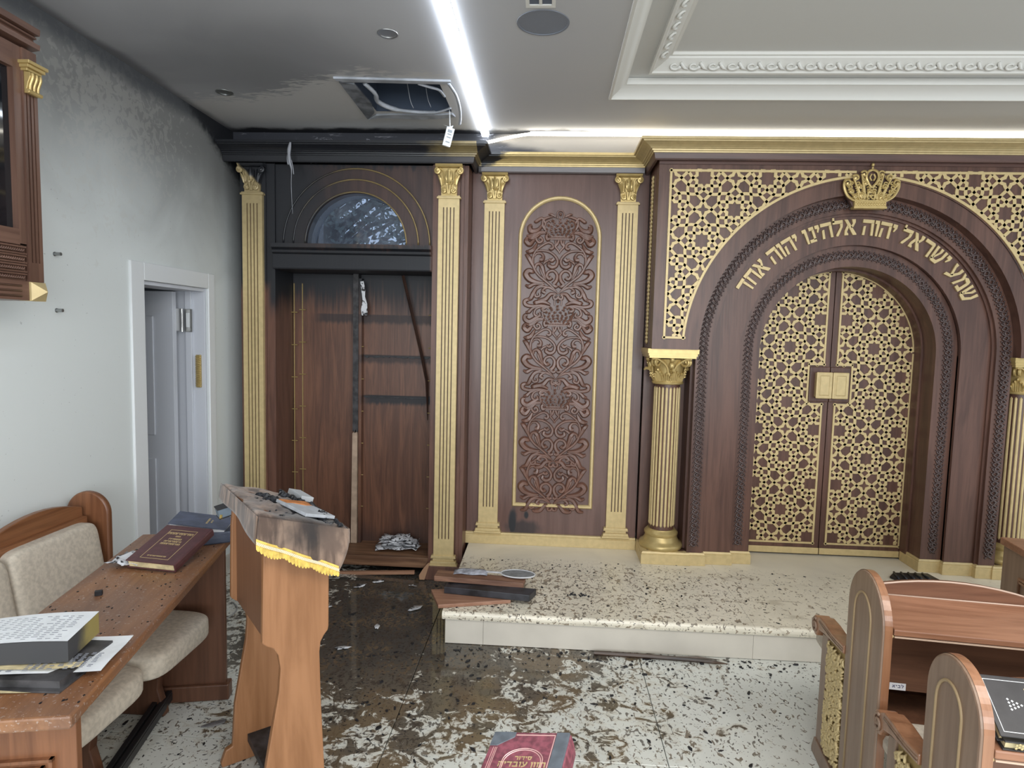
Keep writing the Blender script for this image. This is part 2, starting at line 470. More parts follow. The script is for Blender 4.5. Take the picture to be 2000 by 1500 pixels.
def cloth_mat():
    m, nt, b = mat('scorched_velvet'); g = N(nt); o = g.obj()
    n = g.noise(g.mapp(o, (30, 30, 5)), 1, 5, .4); n3 = g.noise(o, 9, 5)
    c = g.mix(g.rng(n, .38, .62), (.085, .054, .040), (.30, .205, .150))
    c = g.mix(g.rng(n3, .45, .66), c, (.125, .084, .064))
    x, y, z = g.sep(o)
    bl = g.math('ADD', g.dist(g.mapp(o, (1, .75, 1)), (.16, -.30, 1.06)), g.math('MULTIPLY', g.math('SUBTRACT', n3, .5), .25))
    c = g.mix(g.rng(bl, .05, .16, .85, 0), c, (.016, .015, .016))
    g.l(c, b.inputs['Base Color']); b.inputs['Roughness'].default_value = .9
    b.inputs['Sheen Weight'].default_value = .3
    g.l(g.bump(n, .3, .006), b.inputs['Normal'])
    return m
CLOTH = cloth_mat()

def dusty(name, base):
    m, nt, b = mat(name); g = N(nt); o = g.obj()
    st = g.noise(g.mapp(o, (11, 1.0, 11)), 1, 5, 1.4, .6); st2 = g.noise(g.mapp(o, (70, 3, 70)), 1, 3)
    c = g.mix(g.rng(g.math('ADD', g.math('MULTIPLY', st, .75), g.math('MULTIPLY', st2, .25)), .34, .66), base[0], base[1])
    d = g.noise(o, 130, 2)
    c = g.mix(g.math('MULTIPLY', g.rng(d, .63, .68), .5), c, (.52, .46, .42))
    c = g.mix(g.math('MULTIPLY', g.rng(g.noise(o, 3, 5, .5), .42, .65), .45), c, (.16, .105, .085))
    g.l(c, b.inputs['Base Color']); b.inputs['Roughness'].default_value = .36
    return m
W_dust = dusty('dusty_table_top', ((.20, .085, .036), (.33, .155, .068)))

# ------------------------------------------------------------------ Hebrew letter shapes (unit height, baseline 0)
GL = {
'א': (.92, [[(.02,1),(.26,1),(.92,.06),(.92,0),(.66,0)], [(.6,1),(.88,1),(.88,.80),(.70,.52),(.56,.44),(.5,.55),(.66,.74)], [(0,0),(.3,0),(.3,.1),(.2,.2),(.36,.52),(.24,.66),(.04,.32)]]),
'ב': (.92, [[(.05,1),(.8,1),(.8,.78),(.05,.78)], [(.6,.8),(.8,.8),(.8,.18),(.6,.18)], [(0,.21),(.92,.21),(.92,0),(0,0)]]),
'ד': (.88, [[(0,1),(.88,1),(.88,.78),(0,.78)], [(.58,.8),(.78,.8),(.74,0),(.58,0)]]),
'ה': (.86, [[(0,1),(.86,1),(.86,.78),(0,.78)], [(.66,.8),(.86,.8),(.86,0),(.68,0)], [(.08,.56),(.26,.60),(.22,0),(.04,0)]]),
'ו': (.34, [[(0,1),(.32,1),(.34,.8),(.30,0),(.14,0),(.13,.78),(0,.78)]]),
'ז': (.44, [[(0,1),(.44,1),(.44,.78),(.31,.74),(.33,0),(.17,0),(.14,.74),(0,.78)]]),
'ח': (.88, [[(0,1),(.88,1),(.88,.78),(0,.78)], [(.68,.8),(.88,.8),(.88,0),(.7,0)], [(.06,.8),(.25,.8),(.24,0),(.06,0)]]),
'י': (.34, [[(0,1),(.32,1),(.34,.76),(.18,.5),(.1,.55),(.16,.76),(0,.78)]]),
'ל': (.78, [[(0,1.36),(.16,1.42),(.15,.9),(0,.9)], [(0,1),(.78,1),(.78,.78),(0,.78)], [(.56,.8),(.78,.8),(.74,.55),(.36,0),(.2,0),(.2,.1),(.56,.56)]]),
'מ': (.92, [[(.3,.86),(.5,1),(.84,.96),(.92,.76),(.92,0),(.44,0),(.44,.21),(.71,.21),(.71,.72),(.44,.78)], [(0,1),(.2,1),(.42,.72),(.22,0),(.03,0),(.22,.66)]]),
'נ': (.52, [[(.12,1),(.5,1),(.5,.78),(.12,.78)], [(.32,.8),(.5,.8),(.5,.15),(.32,.15)], [(0,.21),(.5,.21),(.5,0),(0,0)]]),
'ן': (.34, [[(0,1),(.32,1),(.34,.8),(.30,-.35),(.14,-.35),(.13,.78),(0,.78)]]),
'ס': (.94, [[(0,1),(.94,1),(.94,.78),(0,.78)], [(.74,.8),(.93,.8),(.86,.3),(.6,0),(.45,.16),(.68,.4)], [(.06,.8),(.26,.8),(.3,.42),(.5,.16),(.46,0),(.28,.05),(.1,.35)]]),
'ע': (.88, [[(.62,1),(.88,1),(.86,.7),(.56,.14),(0,-.06),(0,.15),(.4,.28),(.66,.72)], [(0,1),(.26,1),(.26,.8),(.54,.3),(.38,.22),(.08,.78)]]),
'ר': (.84, [[(0,1),(.75,1),(.84,.9),(.84,0),(.65,0),(.65,.78),(0,.78)]]),
'ש': (1.06, [[(0,1),(.24,1),(.24,.8),(.34,.2),(.14,.05),(.05,.75)], [(.1,.2),(.28,0),(.75,0),(1.0,.5),(1.06,1),(.82,1),(.82,.55),(.62,.21)], [(.42,1),(.64,1),(.64,.76),(.36,.22),(.25,.28),(.46,.72)]]),
}
def text_mb(words, h, th, gap=.14, space=.45, mb=None, o=(0, 0, 0), U=(1, 0, 0), V=(0, 1, 0), D=(0, 0, 1)):
    """one line of Hebrew, centred, laid right to left"""
    seq = []
    for w in words.split(' '): seq += list(w)+[' ']
    seq = seq[:-1]; tot = sum((GL[c][0]+gap) if c != ' ' else space for c in seq)
    mb = mb or M(); xx = tot/2; o, U, V, D = Vector(o), Vector(U), Vector(V), Vector(D)
    for c in seq:
        if c == ' ': xx -= space; continue
        w, polys = GL[c]; xx -= w
        for p in polys: mb.prism([((a+xx)*h, b*h) for a, b in p], o, U, V, D*th)
        xx -= gap
    return mb

# ================================================================== THE SETTING
XW, ZC, YF = -2.195, 3.02, 4.28
# floor: joint bed and marble tiles
fl = build('floor', M().box(-2.6, -3.2, -.06, 5.2, 4.9, -.021), GROUT, kind='structure')
xs = [-2.195, -1.78, -.62, .525, 1.686, 2.85, 4.01]; ys = [-1.1, .06, 1.222, 2.385, 3.548, 4.62]
for i in range(len(xs)-1):
    for j in range(len(ys)-1):
        t = M(); g_ = .0016
        x0, x1, y0, y1 = xs[i]+g_, xs[i+1]-g_, ys[j]+g_, ys[j+1]-g_; c_ = .0015
        t.add([(x0,y0,-.02),(x1,y0,-.02),(x1,y1,-.02),(x0,y1,-.02),(x0,y0,-c_),(x1,y0,-c_),(x1,y1,-c_),(x0,y1,-c_),
               (x0+c_,y0+c_,0),(x1-c_,y0+c_,0),(x1-c_,y1-c_,0),(x0+c_,y1-c_,0)],
              [(0,3,2,1),(0,1,5,4),(1,2,6,5),(2,3,7,6),(3,0,4,7),(4,5,9,8),(5,6,10,9),(6,7,11,10),(7,4,8,11),(8,9,10,11)])
        build('tile', t, FLOOR, fl)
# raised marble platform
ZP = .185
pod = build('floor_platform', M().box(-.50, 3.30, .001, 4.2, 4.60, .14), GROUT, kind='structure')
cuts = [-.535, 1.13, 2.75, 4.2]
for a, b in zip(cuts, cuts[1:]):
    pr_ = [(3.25+.0, .158)]+[(3.268-.018*cos(radians(q)), .164+.021*sin(radians(q))) for q in range(0, 91, 15)]+[(4.60, .185), (4.60, .143), (3.255, .143)]
    build('tread_slab', M().prism([(p[0], p[1]) for p in pr_], (a, 0, 0), (0, 1, 0), (0, 0, 1), (b-a-.0015, 0, 0)), PODIUM, pod)
rc = [-.519, -.31, 1.13, 2.75, 4.2]
for a, b in zip(rc, rc[1:]):
    build('riser_slab', M().box(a, 3.27, .003, b-.0015, 3.298, .142), RISER, pod)
build('riser_slab', M().box(-.519, 3.2985, .003, -.5005, 4.20, .142), RISER, pod)
# left wall with the door opening
DY0, DY1, DZ = 3.281, 3.92, 1.934
wl = M().box(XW-.2, -1.2, 0, XW, DY0, ZC).box(XW-.2, DY1, 0, XW, 4.62, ZC).box(XW-.2, DY0, DZ, XW, DY1, ZC)
build('wall_left', wl, WALL, kind='structure')
for i, (a, b) in enumerate(((-1.2, 3.172), (3.992, 4.30))):
    bb = build('baseboard_left' if i == 0 else 'baseboard_left_end', M().box(XW+.001, a, 0, XW+.012, b, .112), SKIRT, kind='structure')
# room behind the door
build('wall_side_room', M().box(-3.7, 2.2, 0, -3.6, 4.9, 2.6).box(-3.7, 4.8, 0, -2.395, 4.9, 2.6).box(-3.7, 2.1, 0, -2.395, 2.2, 2.6)
      .box(-3.7, 2.1, 2.6, -2.395, 4.9, 2.65).box(-3.7, 2.1, -.05, -2.395, 4.9, 0), plain('side_room_grey', (.35, .36, .38), .7), kind='structure')
# front wall and frieze
fwm = M().box(-2.195, 4.52, 0, -1.69, 4.62, 2.887).box(-.92, 4.52, 0, 4.3, 4.62, 2.887).box(-1.69, 4.53, 0, -.92, 4.62, 2.25).box(-1.69, 4.52, 2.66, -.92, 4.62, 2.887)
fwm.box(-2.195, YF, 2.888, 4.3, 4.62, ZC-.001)
build('wall_front', fwm, FRIEZE, kind='structure')
# ceiling with its openings
def circ(cx, cy, r, n=28): return [(cx+r*cos(2*pi*i/n), cy+r*sin(2*pi*i/n)) for i in range(n)]
HX0, HX1, HY0, HY1 = -1.085, -.625, 3.425, 3.865
CX0, CX1, CY0, CY1 = .307, 3.63, .4, 3.627
DLS = [(-1.878, 3.568), (-.76, 2.877)]; SPK = (-.064, 2.785)
loops = [[(XW-.2, -1.2), (4.3, -1.2), (4.3, 4.62), (XW-.2, 4.62)], [(HX0, HY0), (HX0, HY1), (HX1, HY1), (HX1, HY0)],
         [(CX0, CY0), (CX0, CY1), (CX1, CY1), (CX1, CY0)]]+[circ(a, b, .037)[::-1] for a, b in DLS]+[circ(*SPK, .103)[::-1]]
flat = [p for l in loops for p in l]
tris = tessellate_polygon([[Vector((p[0], p[1], 0)) for p in l] for l in loops])
cm = M(); cm.add([(p[0], p[1], ZC) for p in flat], [tuple(t) for t in tris])
# fix winding so that the faces look down
cm.f = [f if (Vector(cm.v[f[1]])-Vector(cm.v[f[0]])).cross(Vector(cm.v[f[2]])-Vector(cm.v[f[0]])).z < 0 else f[::-1] for f in cm.f]
ce = build('ceiling', cm, CEIL, kind='structure')
build('upper_slab', M().box(XW-.2, -1.2, 3.45, 4.3, 4.62, 3.5), plain('slab_grey', (.06, .07, .09), .9), ce)
cpath = [(CX0, CY0), (CX0, CY1), (CX1, CY1), (CX1, CY0)]
tr = build('trim_1', mould(cpath, [(-.014, 3.0195), (-.012, 3.010), (0, 3.008), (.008, 3.022), (.03, 3.036), (.055, 3.058), (.074, 3.062), (.076, 3.072), (.070, 3.098)]), PLASTERH, kind='structure', smooth=True, auto=35)
build('coffer_flat', mould(cpath, [(.060, 3.10), (.20, 3.10)]), PLASTER, tr)
build('coffer_crown', mould(cpath, [(.178, 3.101), (.176, 3.072), (.190, 3.074), (.196, 3.082), (.262, 3.120), (.266, 3.128), (.278, 3.130), (.284, 3.142), (.30, 3.144)]), PLASTERH, tr)
build('coffer_panel', M().add([(CX0+.29, CY0, 3.143), (CX0+.29, CY1-.29, 3.143), (CX1-.29, CY1-.29, 3.143), (CX1-.29, CY0, 3.143)], [(0, 1, 2, 3)]), PLASTER, tr)
rel = M(); X_ = CX0+.30
while X_ < 3.3:
    yb, zb = CY1-.228, 3.098
    pts = [(X_+.030*cos(a)*(1-a/9), yb+(.020*sin(a)*(1-a/9)), zb-.004-(.020*sin(a)*(1-a/9))*.6) for a in [k*.55 for k in range(12)]]
    rel.tube(pts, [.009-.0005*k for k in range(12)], 5)
    rel.tube([(X_+.03, yb-.018, zb+.006), (X_+.05, yb+.008, zb-.008), (X_+.075, yb+.018, zb-.014)], [.008, .010, .003], 5)
    X_ += .098
Y_ = 1.2
while Y_ < CY1-.3:
    xb, zb = CX0+.228, 3.098
    pts = [(xb-.020*sin(a)*(1-a/9), Y_+.030*cos(a)*(1-a/9), zb-.004-(.020*sin(a)*(1-a/9))*.6) for a in [k*.55 for k in range(12)]]
    rel.tube(pts, [.009-.0005*k for k in range(12)], 5); Y_ += .098
build('plaster_relief', rel, PLASTERH, tr, smooth=True, kind='stuff')

# door in the left wall
d = thing('door_1', None, None); d['kind'] = 'structure'
fr = M(); xf = XW+.012
fr.box(XW-.005, 3.173, 0, xf, DY0, 2.03).box(XW-.005, DY1, 0, xf, 3.992, 2.03).box(XW-.005, DY0, DZ, xf, DY1, 2.03)
build('door_frame', fr, WHITE, d, bevel=.004)
jb = M().box(XW-.2, DY1-.022, 0, XW-.006, DY1-.001, DZ).box(XW-.2, DY0+.001, 0, XW-.006, DY0+.022, DZ).box(XW-.2, DY0+.022, DZ-.022, XW-.006, DY1-.022, DZ-.001)
jb.box(XW-.125, DY1-.040, 0, XW-.085, DY1-.022, DZ-.022)
build('door_jamb', jb, DOORW, d, bevel=.002)
lf = M().box(-3.02, 3.790, .01, -2.345, 3.828, 1.905)
leaf = build('door_leaf', lf, DOORW, d, bevel=.002)
for z0, z1 in ((.2, .85), (1.0, 1.75)):
    build('raised_panel', M().box(-2.90, 3.781, z0, -2.47, 3.7905, z1), DOORW, leaf, bevel=.004)
hg = M().box(-2.348, 3.826, 1.66, -2.312, 3.834, 1.80).tube([(-2.318, 3.846, 1.655), (-2.318, 3.846, 1.80)], .008, 8).box(-2.318, 3.872, 1.655, -2.270, 3.8805, 1.80)
build('hinge', hg, STEEL, d)
build('hinge_slot', M().box(-2.306, 3.868, 1.685, -2.286, 3.8725, 1.775), WHITE, d)
mz = thing('mezuzah', 'ribbed old gold mezuzah case fixed upright on the white door jamb', 'mezuzah', (XW-.045, DY1-.022, 1.30))
mm = M(); mm.box(-.016, -.016, 0, .016, 0, .21)
build('case', mm, G_dark, mz, bevel=.004)
rb = M()
for k in range(17): rb.tube([(-.017, -.013, .012+k*.0117), (0, -.021, .012+k*.0117), (.017, -.013, .012+k*.0117)], .0042, 5)
build('ribs', rb, G_carv, mz)

# ================================================================== cornices and skirtings (each unit its own thing)
dark_prof = [(.015, 2.787), (.030, 2.787), (.034, 2.795), (.040, 2.826), (.015, 2.827)]
gold_prof = [(.02, 2.826), (.046, 2.827), (.048, 2.835), (.056, 2.837), (.058, 2.845), (.066, 2.847), (.070, 2.853), (.084, 2.862), (.106, 2.872), (.118, 2.876), (.120, 2.882), (.132, 2.883), (.133, 2.899), (-.02, 2.900)]
def cornice(name, label, path, dk, gd):
    c = thing(name, label, 'cornice')
    build('wood_band', mould(path, dark_prof), dk, c); build('gilded_moulding', mould(path, gold_prof), gd, c)
    return c
cornice('cornice', 'soot-blackened cornice above the burnt bookcase, gold showing at one end', [(-2.19, 4.165), (-.555, 4.165), (-.555, 4.395)], W_corn, G_corn)
cornice('cornice', 'short gold cornice over the carved panel, scorched black at one end', [(-.514, 4.395), (.612, 4.395)], W_corn, G_corn)
cornice('cornice', 'long gold cornice crowning the ark under the light strip', [(.655, 4.395), (.655, 4.035), (3.235, 4.035), (3.235, 4.395)], W_panelx, gold('ark_cornice_gold', (.50, .39, .20), .34, .3))

# ================================================================== pilasters
def spiral_pts(c, r, turns, start, dirn, plane, n=22, lift=0):
    """spiral in the x-z plane at y, from outside in"""
    out = []
    for i in range(n+1):
        t = i/n; a = start+dirn*turns*2*pi*t; q = r*(1-.86*t)
        out.append((c[0]+q*cos(a), plane-lift*t, c[1]+q*sin(a)))
    return out
def capital_mb(w, z0, z1, yf):
    """flat composite capital about x=0, front near yf"""
    h = z1-z0; cm_ = M()
    cm_.prism([(-w*.37, z0), (w*.37, z0), (w*.39, z0+h*.35), (w*.44, z0+h*.6), (w*.56, z1-h*.11), (-w*.56, z1-h*.11), (-w*.44, z0+h*.6), (-w*.39, z0+h*.35)], (0, yf, 0), (1, 0, 0), (0, 0, 1), (0, .022, 0))
    # abacus
    cm_.add(*(lambda B: (B.v, B.f))(M().prism([(0, z1-h*.10), (-.016, z1-h*.095), (-.024, z1-h*.05), (-.030, z1), (.02, z1), (.02, z1-h*.10)], (-w*.64, yf, 0), (0, 1, 0), (0, 0, 1), (w*1.28, 0, 0))))
    for s in (-1, 1):
        cm_.tube(spiral_pts((s*w*.52, z1-h*.22), w*.145, 1.6, pi/2, -s, yf-.018, lift=.008), [.0085]*8+[.0075]*15, 6)
        cm_.ball((s*w*.52, yf-.02, z1-h*.22), .010, .010, .010)
        cm_.tube(spline([(s*w*.44, yf-.016, z1-h*.14), (s*w*.28, yf-.014, z1-h*.22), (s*w*.24, yf-.012, z1-h*.42), (s*w*.26, yf-.012, z0+h*.34)], 4), .0058, 5)
        cm_.tube(spline([(s*w*.52, yf-.010, z1-h*.34), (s*w*.40, yf-.014, z1-h*.5), (s*w*.34, yf-.012, z0+h*.3)], 4), [.004, .006, .008, .010, .010, .009, .008, .007, .004], 5)
        cm_.tube(spline([(s*w*.38, yf-.012, z1-h*.34), (s*w*.31, yf-.012, z1-h*.5), (s*w*.30, yf-.010, z0+h*.36)], 4), .0055, 5)
        cm_.tube(spiral_pts((s*w*.215, z0+h*.155), w*.125, 1.5, pi*.4, -s, yf-.010, lift=.008), [.0075]*12+[.006]*11, 6)
        cm_.ball((s*w*.215, yf-.014, z0+h*.15), .009, .010, .009)
        cm_.tube(spline([(s*w*.03, yf-.008, z0+h*.05), (s*w*.07, yf-.010, z0+h*.3), (s*w*.17, yf-.012, z0+h*.48)], 4), [.008, .008, .008, .007, .007, .006, .006, .005, .004], 5)
        cm_.tube(spline([(s*w*.06, yf-.010, z0+h*.42), (s*w*.11, yf-.014, z1-h*.42), (s*w*.13, yf-.010, z1-h*.2)], 4), [.005, .008, .010, .011, .011, .010, .008, .006, .003], 5)
    cm_.tube(spline([(0, yf-.010, z0+h*.38), (0, yf-.020, z1-h*.42), (0, yf-.018, z1-h*.13)], 4), [.005, .009, .012, .013, .013, .012, .010, .008, .004], 6)
    for s in (-1, 1):
        cm_.tube(spline([(0, yf-.006, z0+h*.40), (s*w*.1, yf-.014, z0+h*.36), (s*w*.16, yf-.012, z0+h*.44)], 3), .0055, 5)
    return cm_
def pilaster(label, x, z0, z1, yf, w=.138, gm=None, base=True, cm=None, ztop=None, group=None):
    """z0..z1 the shaft, capital above, stepped base below"""
    gm = gm or G_gold; yb = yf+.028
    t = thing('gilded_pilaster', label, 'pilaster', (x, yb, z0), group=group)
    L = lambda mb: M().add([(p[0], p[1]-yb, p[2]-z0) for p in mb.v], mb.f)
    sh = M(); a, b = z0+.115, z1-.055; hw = w/2; n = 4; gw = .0075
    cx = [(-1.5+i)*w*.165 for i in range(n)]
    sh.box(-hw, yf, z0, hw, yb, a).box(-hw, yf, b, hw, yb, z1)
    ed = [-hw]+[c+s*gw/2 for c in cx for s in (-1, 1)]+[hw]
    for i in range(0, len(ed), 2): sh.box(ed[i], yf, a, ed[i+1], yb, b)
    build('shaft', L(sh), gm, t)
    for c in cx: build('flute', L(M().box(c-gw/2, yf+.008, a, c+gw/2, yf+.012, b)), BROWNG, t)
    if base:
        bs = M(); zz = z0
        for dz, pw, py in ((.020, .018, .012), (.018, .006, .006), (.020, .022, .016), (.012, .030, .022)):
            bs.prism([(-hw-pw, 0), (hw+pw, 0), (hw+pw-.004, dz), (-hw-pw+.004, dz)], (0, yf-py, zz-dz), (1, 0, 0), (0, 0, 1), (0, yb-yf+py, 0)); zz -= dz
        build('base', L(bs), gm, t, bevel=.002)
    nk = M().box(-hw-.010, yf-.010, z1, hw+.010, yb, z1+.012).box(-hw-.004, yf-.004, z1+.012, hw+.004, yb, z1+.020)
    build('neck_moulding', L(nk), gm, t, bevel=.002)
    build('capital', L(capital_mb(w, z1+.020, ztop, yf)), cm or G_carv, t, smooth=True, auto=50)
    return t

pilaster('gold fluted pilaster beside the white wall, capital half blackened', -2.006, .19, 2.575, 4.152, gm=G_left, cm=G_left, ztop=2.775)
pilaster('clean gold fluted pilaster between the burnt bookcase and the carved panel', -.681, .165, 2.565, 4.152, ztop=2.782)
pilaster('gold fluted pilaster to the left of the carved panel, scorch mark at its foot', -.400, .340, 2.585, 4.372, ztop=2.785)
pilaster('gold fluted pilaster between the carved panel and the ark column', .510, .340, 2.585, 4.372, ztop=2.785)

# ================================================================== burnt bookcase
bc = thing('bookcase', 'tall built-in wooden bookcase, burnt out, black with soot round its arched top', 'bookcase', (-1.33, 4.35, 0))
def B(mb): return M().add([(p[0]+1.33, p[1]-4.35, p[2]) for p in mb.v], mb.f)
NX0, NX1, YB = -1.868, -.792, 4.18
build('side_stile', B(M().box(-2.10, YB, .0, -1.925, 4.51, 2.79)), W_case, bc)
build('side_stile', B(M().box(-1.925, YB+.012, .0, NX0, 4.51, 2.79)), W_case, bc)
build('side_stile', B(M().box(NX1, YB, .098, -.752, 4.51, 2.79)), W_case, bc)
build('side_stile', B(M().box(-.752, YB+.0, .098, -.610, 4.51, 2.79)), W_case, bc)
build('side_stile', B(M().box(-.610, YB+.02, .098, -.558, 4.51, 2.79).box(-.605, YB+.008, .098, -.585, YB+.021, 2.79)), W_case, bc)
build('plinth_block', B(M().box(-.80, 4.120, .001, -.56, 4.51, .097)), W_case, bc, bevel=.003)
# arched top with glazed lunette
pts_o = [(NX0, 2.262), (NX0, 2.79), (NX1, 2.79), (NX1, 2.262)]
CXL, CZL, RL = -1.309, 2.262, .338
ap = M(); A_ = arc(CXL, CZL, RL+.004, 180, 0, 40)
poly = [(NX0, CZL), (NX0, 2.79), (NX1, 2.79), (NX1, CZL)]
ang = [180-180*i/40 for i in range(41)]
def rect_hit(a, x0, x1, z1):
    c, s = cos(radians(a)), sin(radians(a)); t = 1e9
    if c < -1e-9: t = min(t, (x0-CXL)/c)
    if c > 1e-9: t = min(t, (x1-CXL)/c)
    if s > 1e-9: t = min(t, (z1-CZL)/s)
    return (CXL+c*t, CZL+s*t)
extra = sorted(set(ang+[math.degrees(atan2(2.79-CZL, NX0-CXL)), math.degrees(atan2(2.79-CZL, NX1-CXL))]), reverse=True)
v = []; 
for a in extra:
    i_ = (CXL+(RL+.004)*cos(radians(a)), CZL+(RL+.004)*sin(radians(a))); o_ = rect_hit(a, NX0, NX1, 2.79)
    v += [(i_[0], YB+.03, i_[1]), (o_[0], YB+.03, o_[1]), (i_[0], YB+.20, i_[1])]
f = []
for q in range(len(extra)-1): f += [(3*q, 3*q+1, 3*q+4, 3*q+3), (3*q, 3*q+3, 3*q+5, 3*q+2)]
ap.add(v, f); build('arch_panel', B(ap), W_case, bc)
mo = ring_band(M(), CXL, CZL, .500, .425, YB+.010, YB+.035, None)
mo = ring_band(mo, CXL, CZL, .425, RL+.010, YB-.004, YB+.035, None)
build('arch_moulding', B(mo), W_case, bc, smooth=True, auto=40)
def soot_thin(g):
    p = g.pos(); x, y, z = g.sep(p); n = g.noise(p, 7, 5)
    return g.math('MULTIPLY', g.rng(g.math('ADD', x, g.math('MULTIPLY', n, .6)), -1.42, -.75, 1, .35), 1)
G_line = gold('sooty_gold_line', (.40, .29, .12), .35, .6, soot=soot_thin)
for r_ in (.498, .424, RL+.006):
    build('gold_bead', B(M().tube([(CXL+r_*cos(radians(a)), YB+(.006 if r_ > .45 else -.006), CZL+r_*sin(radians(a))) for a in range(0, 181, 4)], .0055, 6)), G_line, bc, smooth=True)
gm_, nt, b_ = mat('sooty_glass'); g = N(nt)
tr_ = g.n('ShaderNodeBsdfTransparent'); tr_.inputs[0].default_value = (.74, .82, .95, 1)
gl_ = g.n('ShaderNodeBsdfGlossy'); gl_.inputs['Roughness'].default_value = .04
df_ = g.n('ShaderNodeBsdfDiffuse'); df_.inputs[0].default_value = (.20, .23, .28, 1)
m1 = g.n('ShaderNodeMixShader'); m1.inputs[0].default_value = .10; g.l(tr_.outputs[0], m1.inputs[1]); g.l(gl_.outputs[0], m1.inputs[2])
p_ = g.pos(); film = g.rng(g.noise(p_, 9, 5), .35, .75, .12, .34)
m2 = g.n('ShaderNodeMixShader'); g.l(film, m2.inputs[0]); g.l(m1.outputs[0], m2.inputs[1]); g.l(df_.outputs[0], m2.inputs[2])
g.l(m2.outputs[0], nt.nodes['Material Output'].inputs[0])
SGLASS = gm_
gp = M(); gp.prism(arc(CXL, CZL, RL+.003, 0, 180, 40), (0, YB+.10, 0), (1, 0, 0), (0, 0, 1), (0, .005, 0))
build('lunette_pane', B(gp), SGLASS, bc)
# lintel beam
lt = M().prism([(0, 2.090), (-.030, 2.092), (-.034, 2.10), (-.030, 2.190), (-.052, 2.200), (-.056, 2.215), (-.046, 2.222), (-.066, 2.232), (-.070, 2.258), (0, 2.264), (.32, 2.264), (.32, 2.090)], (NX0, YB+.01, 0), (0, 1, 0), (0, 0, 1), (NX1-NX0, 0, 0))
build('lintel', B(lt), W_case, bc)
# inside: back boards, post, sill
build('back_board', B(M().box(NX0, 4.495, .10, -1.398, 4.512, 2.262)), W_back, bc)
build('back_board', B(M().box(-1.394, 4.495, .10, NX1, 4.512, 2.262)), W_back, bc)
build('divider_post', B(M().prism([(-1.406, .955), (-1.398, .965), (-1.392, .95), (-1.384, .972), (-1.374, .95), (-1.366, .962), (-1.366, 2.09), (-1.404, 2.09)], (0, 4.43, 0), (1, 0, 0), (0, 0, 1), (0, .064, 0))), CHAR, bc, label='charred black upper half of the divider post')
build('divider_post', B(M().prism([(-1.416, .128), (-1.372, .128), (-1.370, .946), (-1.376, .955), (-1.388, .944), (-1.396, .953), (-1.406, .944)], (0, 4.428, 0), (1, 0, 0), (0, 0, 1), (0, .066, 0))), plain('bare_pine', (.40, .29, .21), .6, noise=.15), bc, label='pale bare lower half of the divider post')
build('inner_strip', B(M().box(-1.366, 4.44, .128, -1.345, 4.495, 2.06)), W_back, bc)
build('bottom_shelf', B(M().box(NX0, 4.19, .055, NX1, 4.50, .126)), wood('scorched_sill', (.10, .045, .022), (.26, .14, .075), 'x', 1, .5), bc, bevel=.004)
for zs, x0, ln in ((1.215, -1.345, .55), (1.51, -1.345, .55)):
    jag = [(x0, zs), (x0+ln, zs)]; xx = x0+ln
    while xx > x0+.01: jag.append((xx, zs-.006-random.random()*.012)); xx -= .011
    build('burnt_shelf_stub', B(M().prism(jag, (0, 4.482, 0), (1, 0, 0), (0, 0, 1), (0, .014, 0))), BLACK, bc)
pins = M()
for xx, yy in ((-1.845, 4.47), (-1.79, 4.488), (-1.352, 4.46), (-.835, 4.47)):
    for k in range(7):
        zz = .42+k*.235+(0 if yy > 4.475 else -.02)
        if zz > 1.9: continue
        pins.tube([(xx-.028, yy-.01, zz), (xx+.020, yy-.01, zz)], .0035, 5)
for xx in (-1.862, -1.80): pins.box(xx, 4.486, .2, xx+.004, 4.4955, 2.02)
build('shelf_pins', B(pins), G_dark, bc, kind='stuff')
# things lying in and on the bookcase
def rumple(cx, cy, w, dpt, zb, layers, seed):
    r = random.Random(seed); mb = M(); nx, ny = 9, 6
    for L_ in range(layers):
        zl = zb+.004+L_*.022; ph = r.random()*6; sh = 1-.10*L_; ox, oy = r.uniform(-.02, .02), r.uniform(-.015, .015)
        vv = []
        for j in range(ny):
            for i in range(nx):
                u, v_ = i/(nx-1)-.5, j/(ny-1)-.5
                vv.append((cx+ox+u*w*sh*(1+.15*r.uniform(-1, 1)), cy+oy+v_*dpt*sh*(1+.2*r.uniform(-1, 1)), zl+.010*(1+sin(u*11+ph)*cos(v_*8+ph))+r.uniform(0, .016)))
        ff = [(j*nx+i, j*nx+i+1, (j+1)*nx+i+1, (j+1)*nx+i) for j in range(ny-1) for i in range(nx-1)]
        mb.add(vv, ff)
    return mb
def ash_paper():
    m, nt, b = mat('ash_stained_paper'); g = N(nt); o = g.pos()
    k = g.rng(g.noise(o, 28, 6, 1.2), .52, .60)
    g.l(g.mix(k, (.66, .67, .70), (.035, .033, .035)), b.inputs['Base Color']); b.inputs['Roughness'].default_value = .8
    return m
ASHP = ash_paper()
def heap(name, label, cat, mb, m_, th=.002, **kw):
    o = build(name, mb, m_, smooth=True, label=label, cat=cat, **kw)
    s_ = o.modifiers.new('thick', 'SOLIDIFY'); s_.thickness = th
    return o
heap('paper_heap', 'crumpled heap of wet ash-stained pages on the bookcase shelf', 'papers', rumple(-1.04, 4.36, .29, .17, .128, 4, 3), ASHP)
heap('loose_page', 'small white page lying beside the post in the bookcase', 'paper', rumple(-1.475, 4.35, .10, .09, .128, 2, 5), PAPER)
hp = M(); pts = [(-1.348, 2.035), (-1.325, 2.04), (-1.312, 1.98), (-1.314, 1.93), (-1.298, 1.88), (-1.295, 1.80), (-1.335, 1.797), (-1.342, 1.84), (-1.330, 1.90), (-1.338, 1.96)]
hp.prism(pts, (0, 4.412, 0), (1, 0, 0), (0, 0, 1), (0, .004, 0))
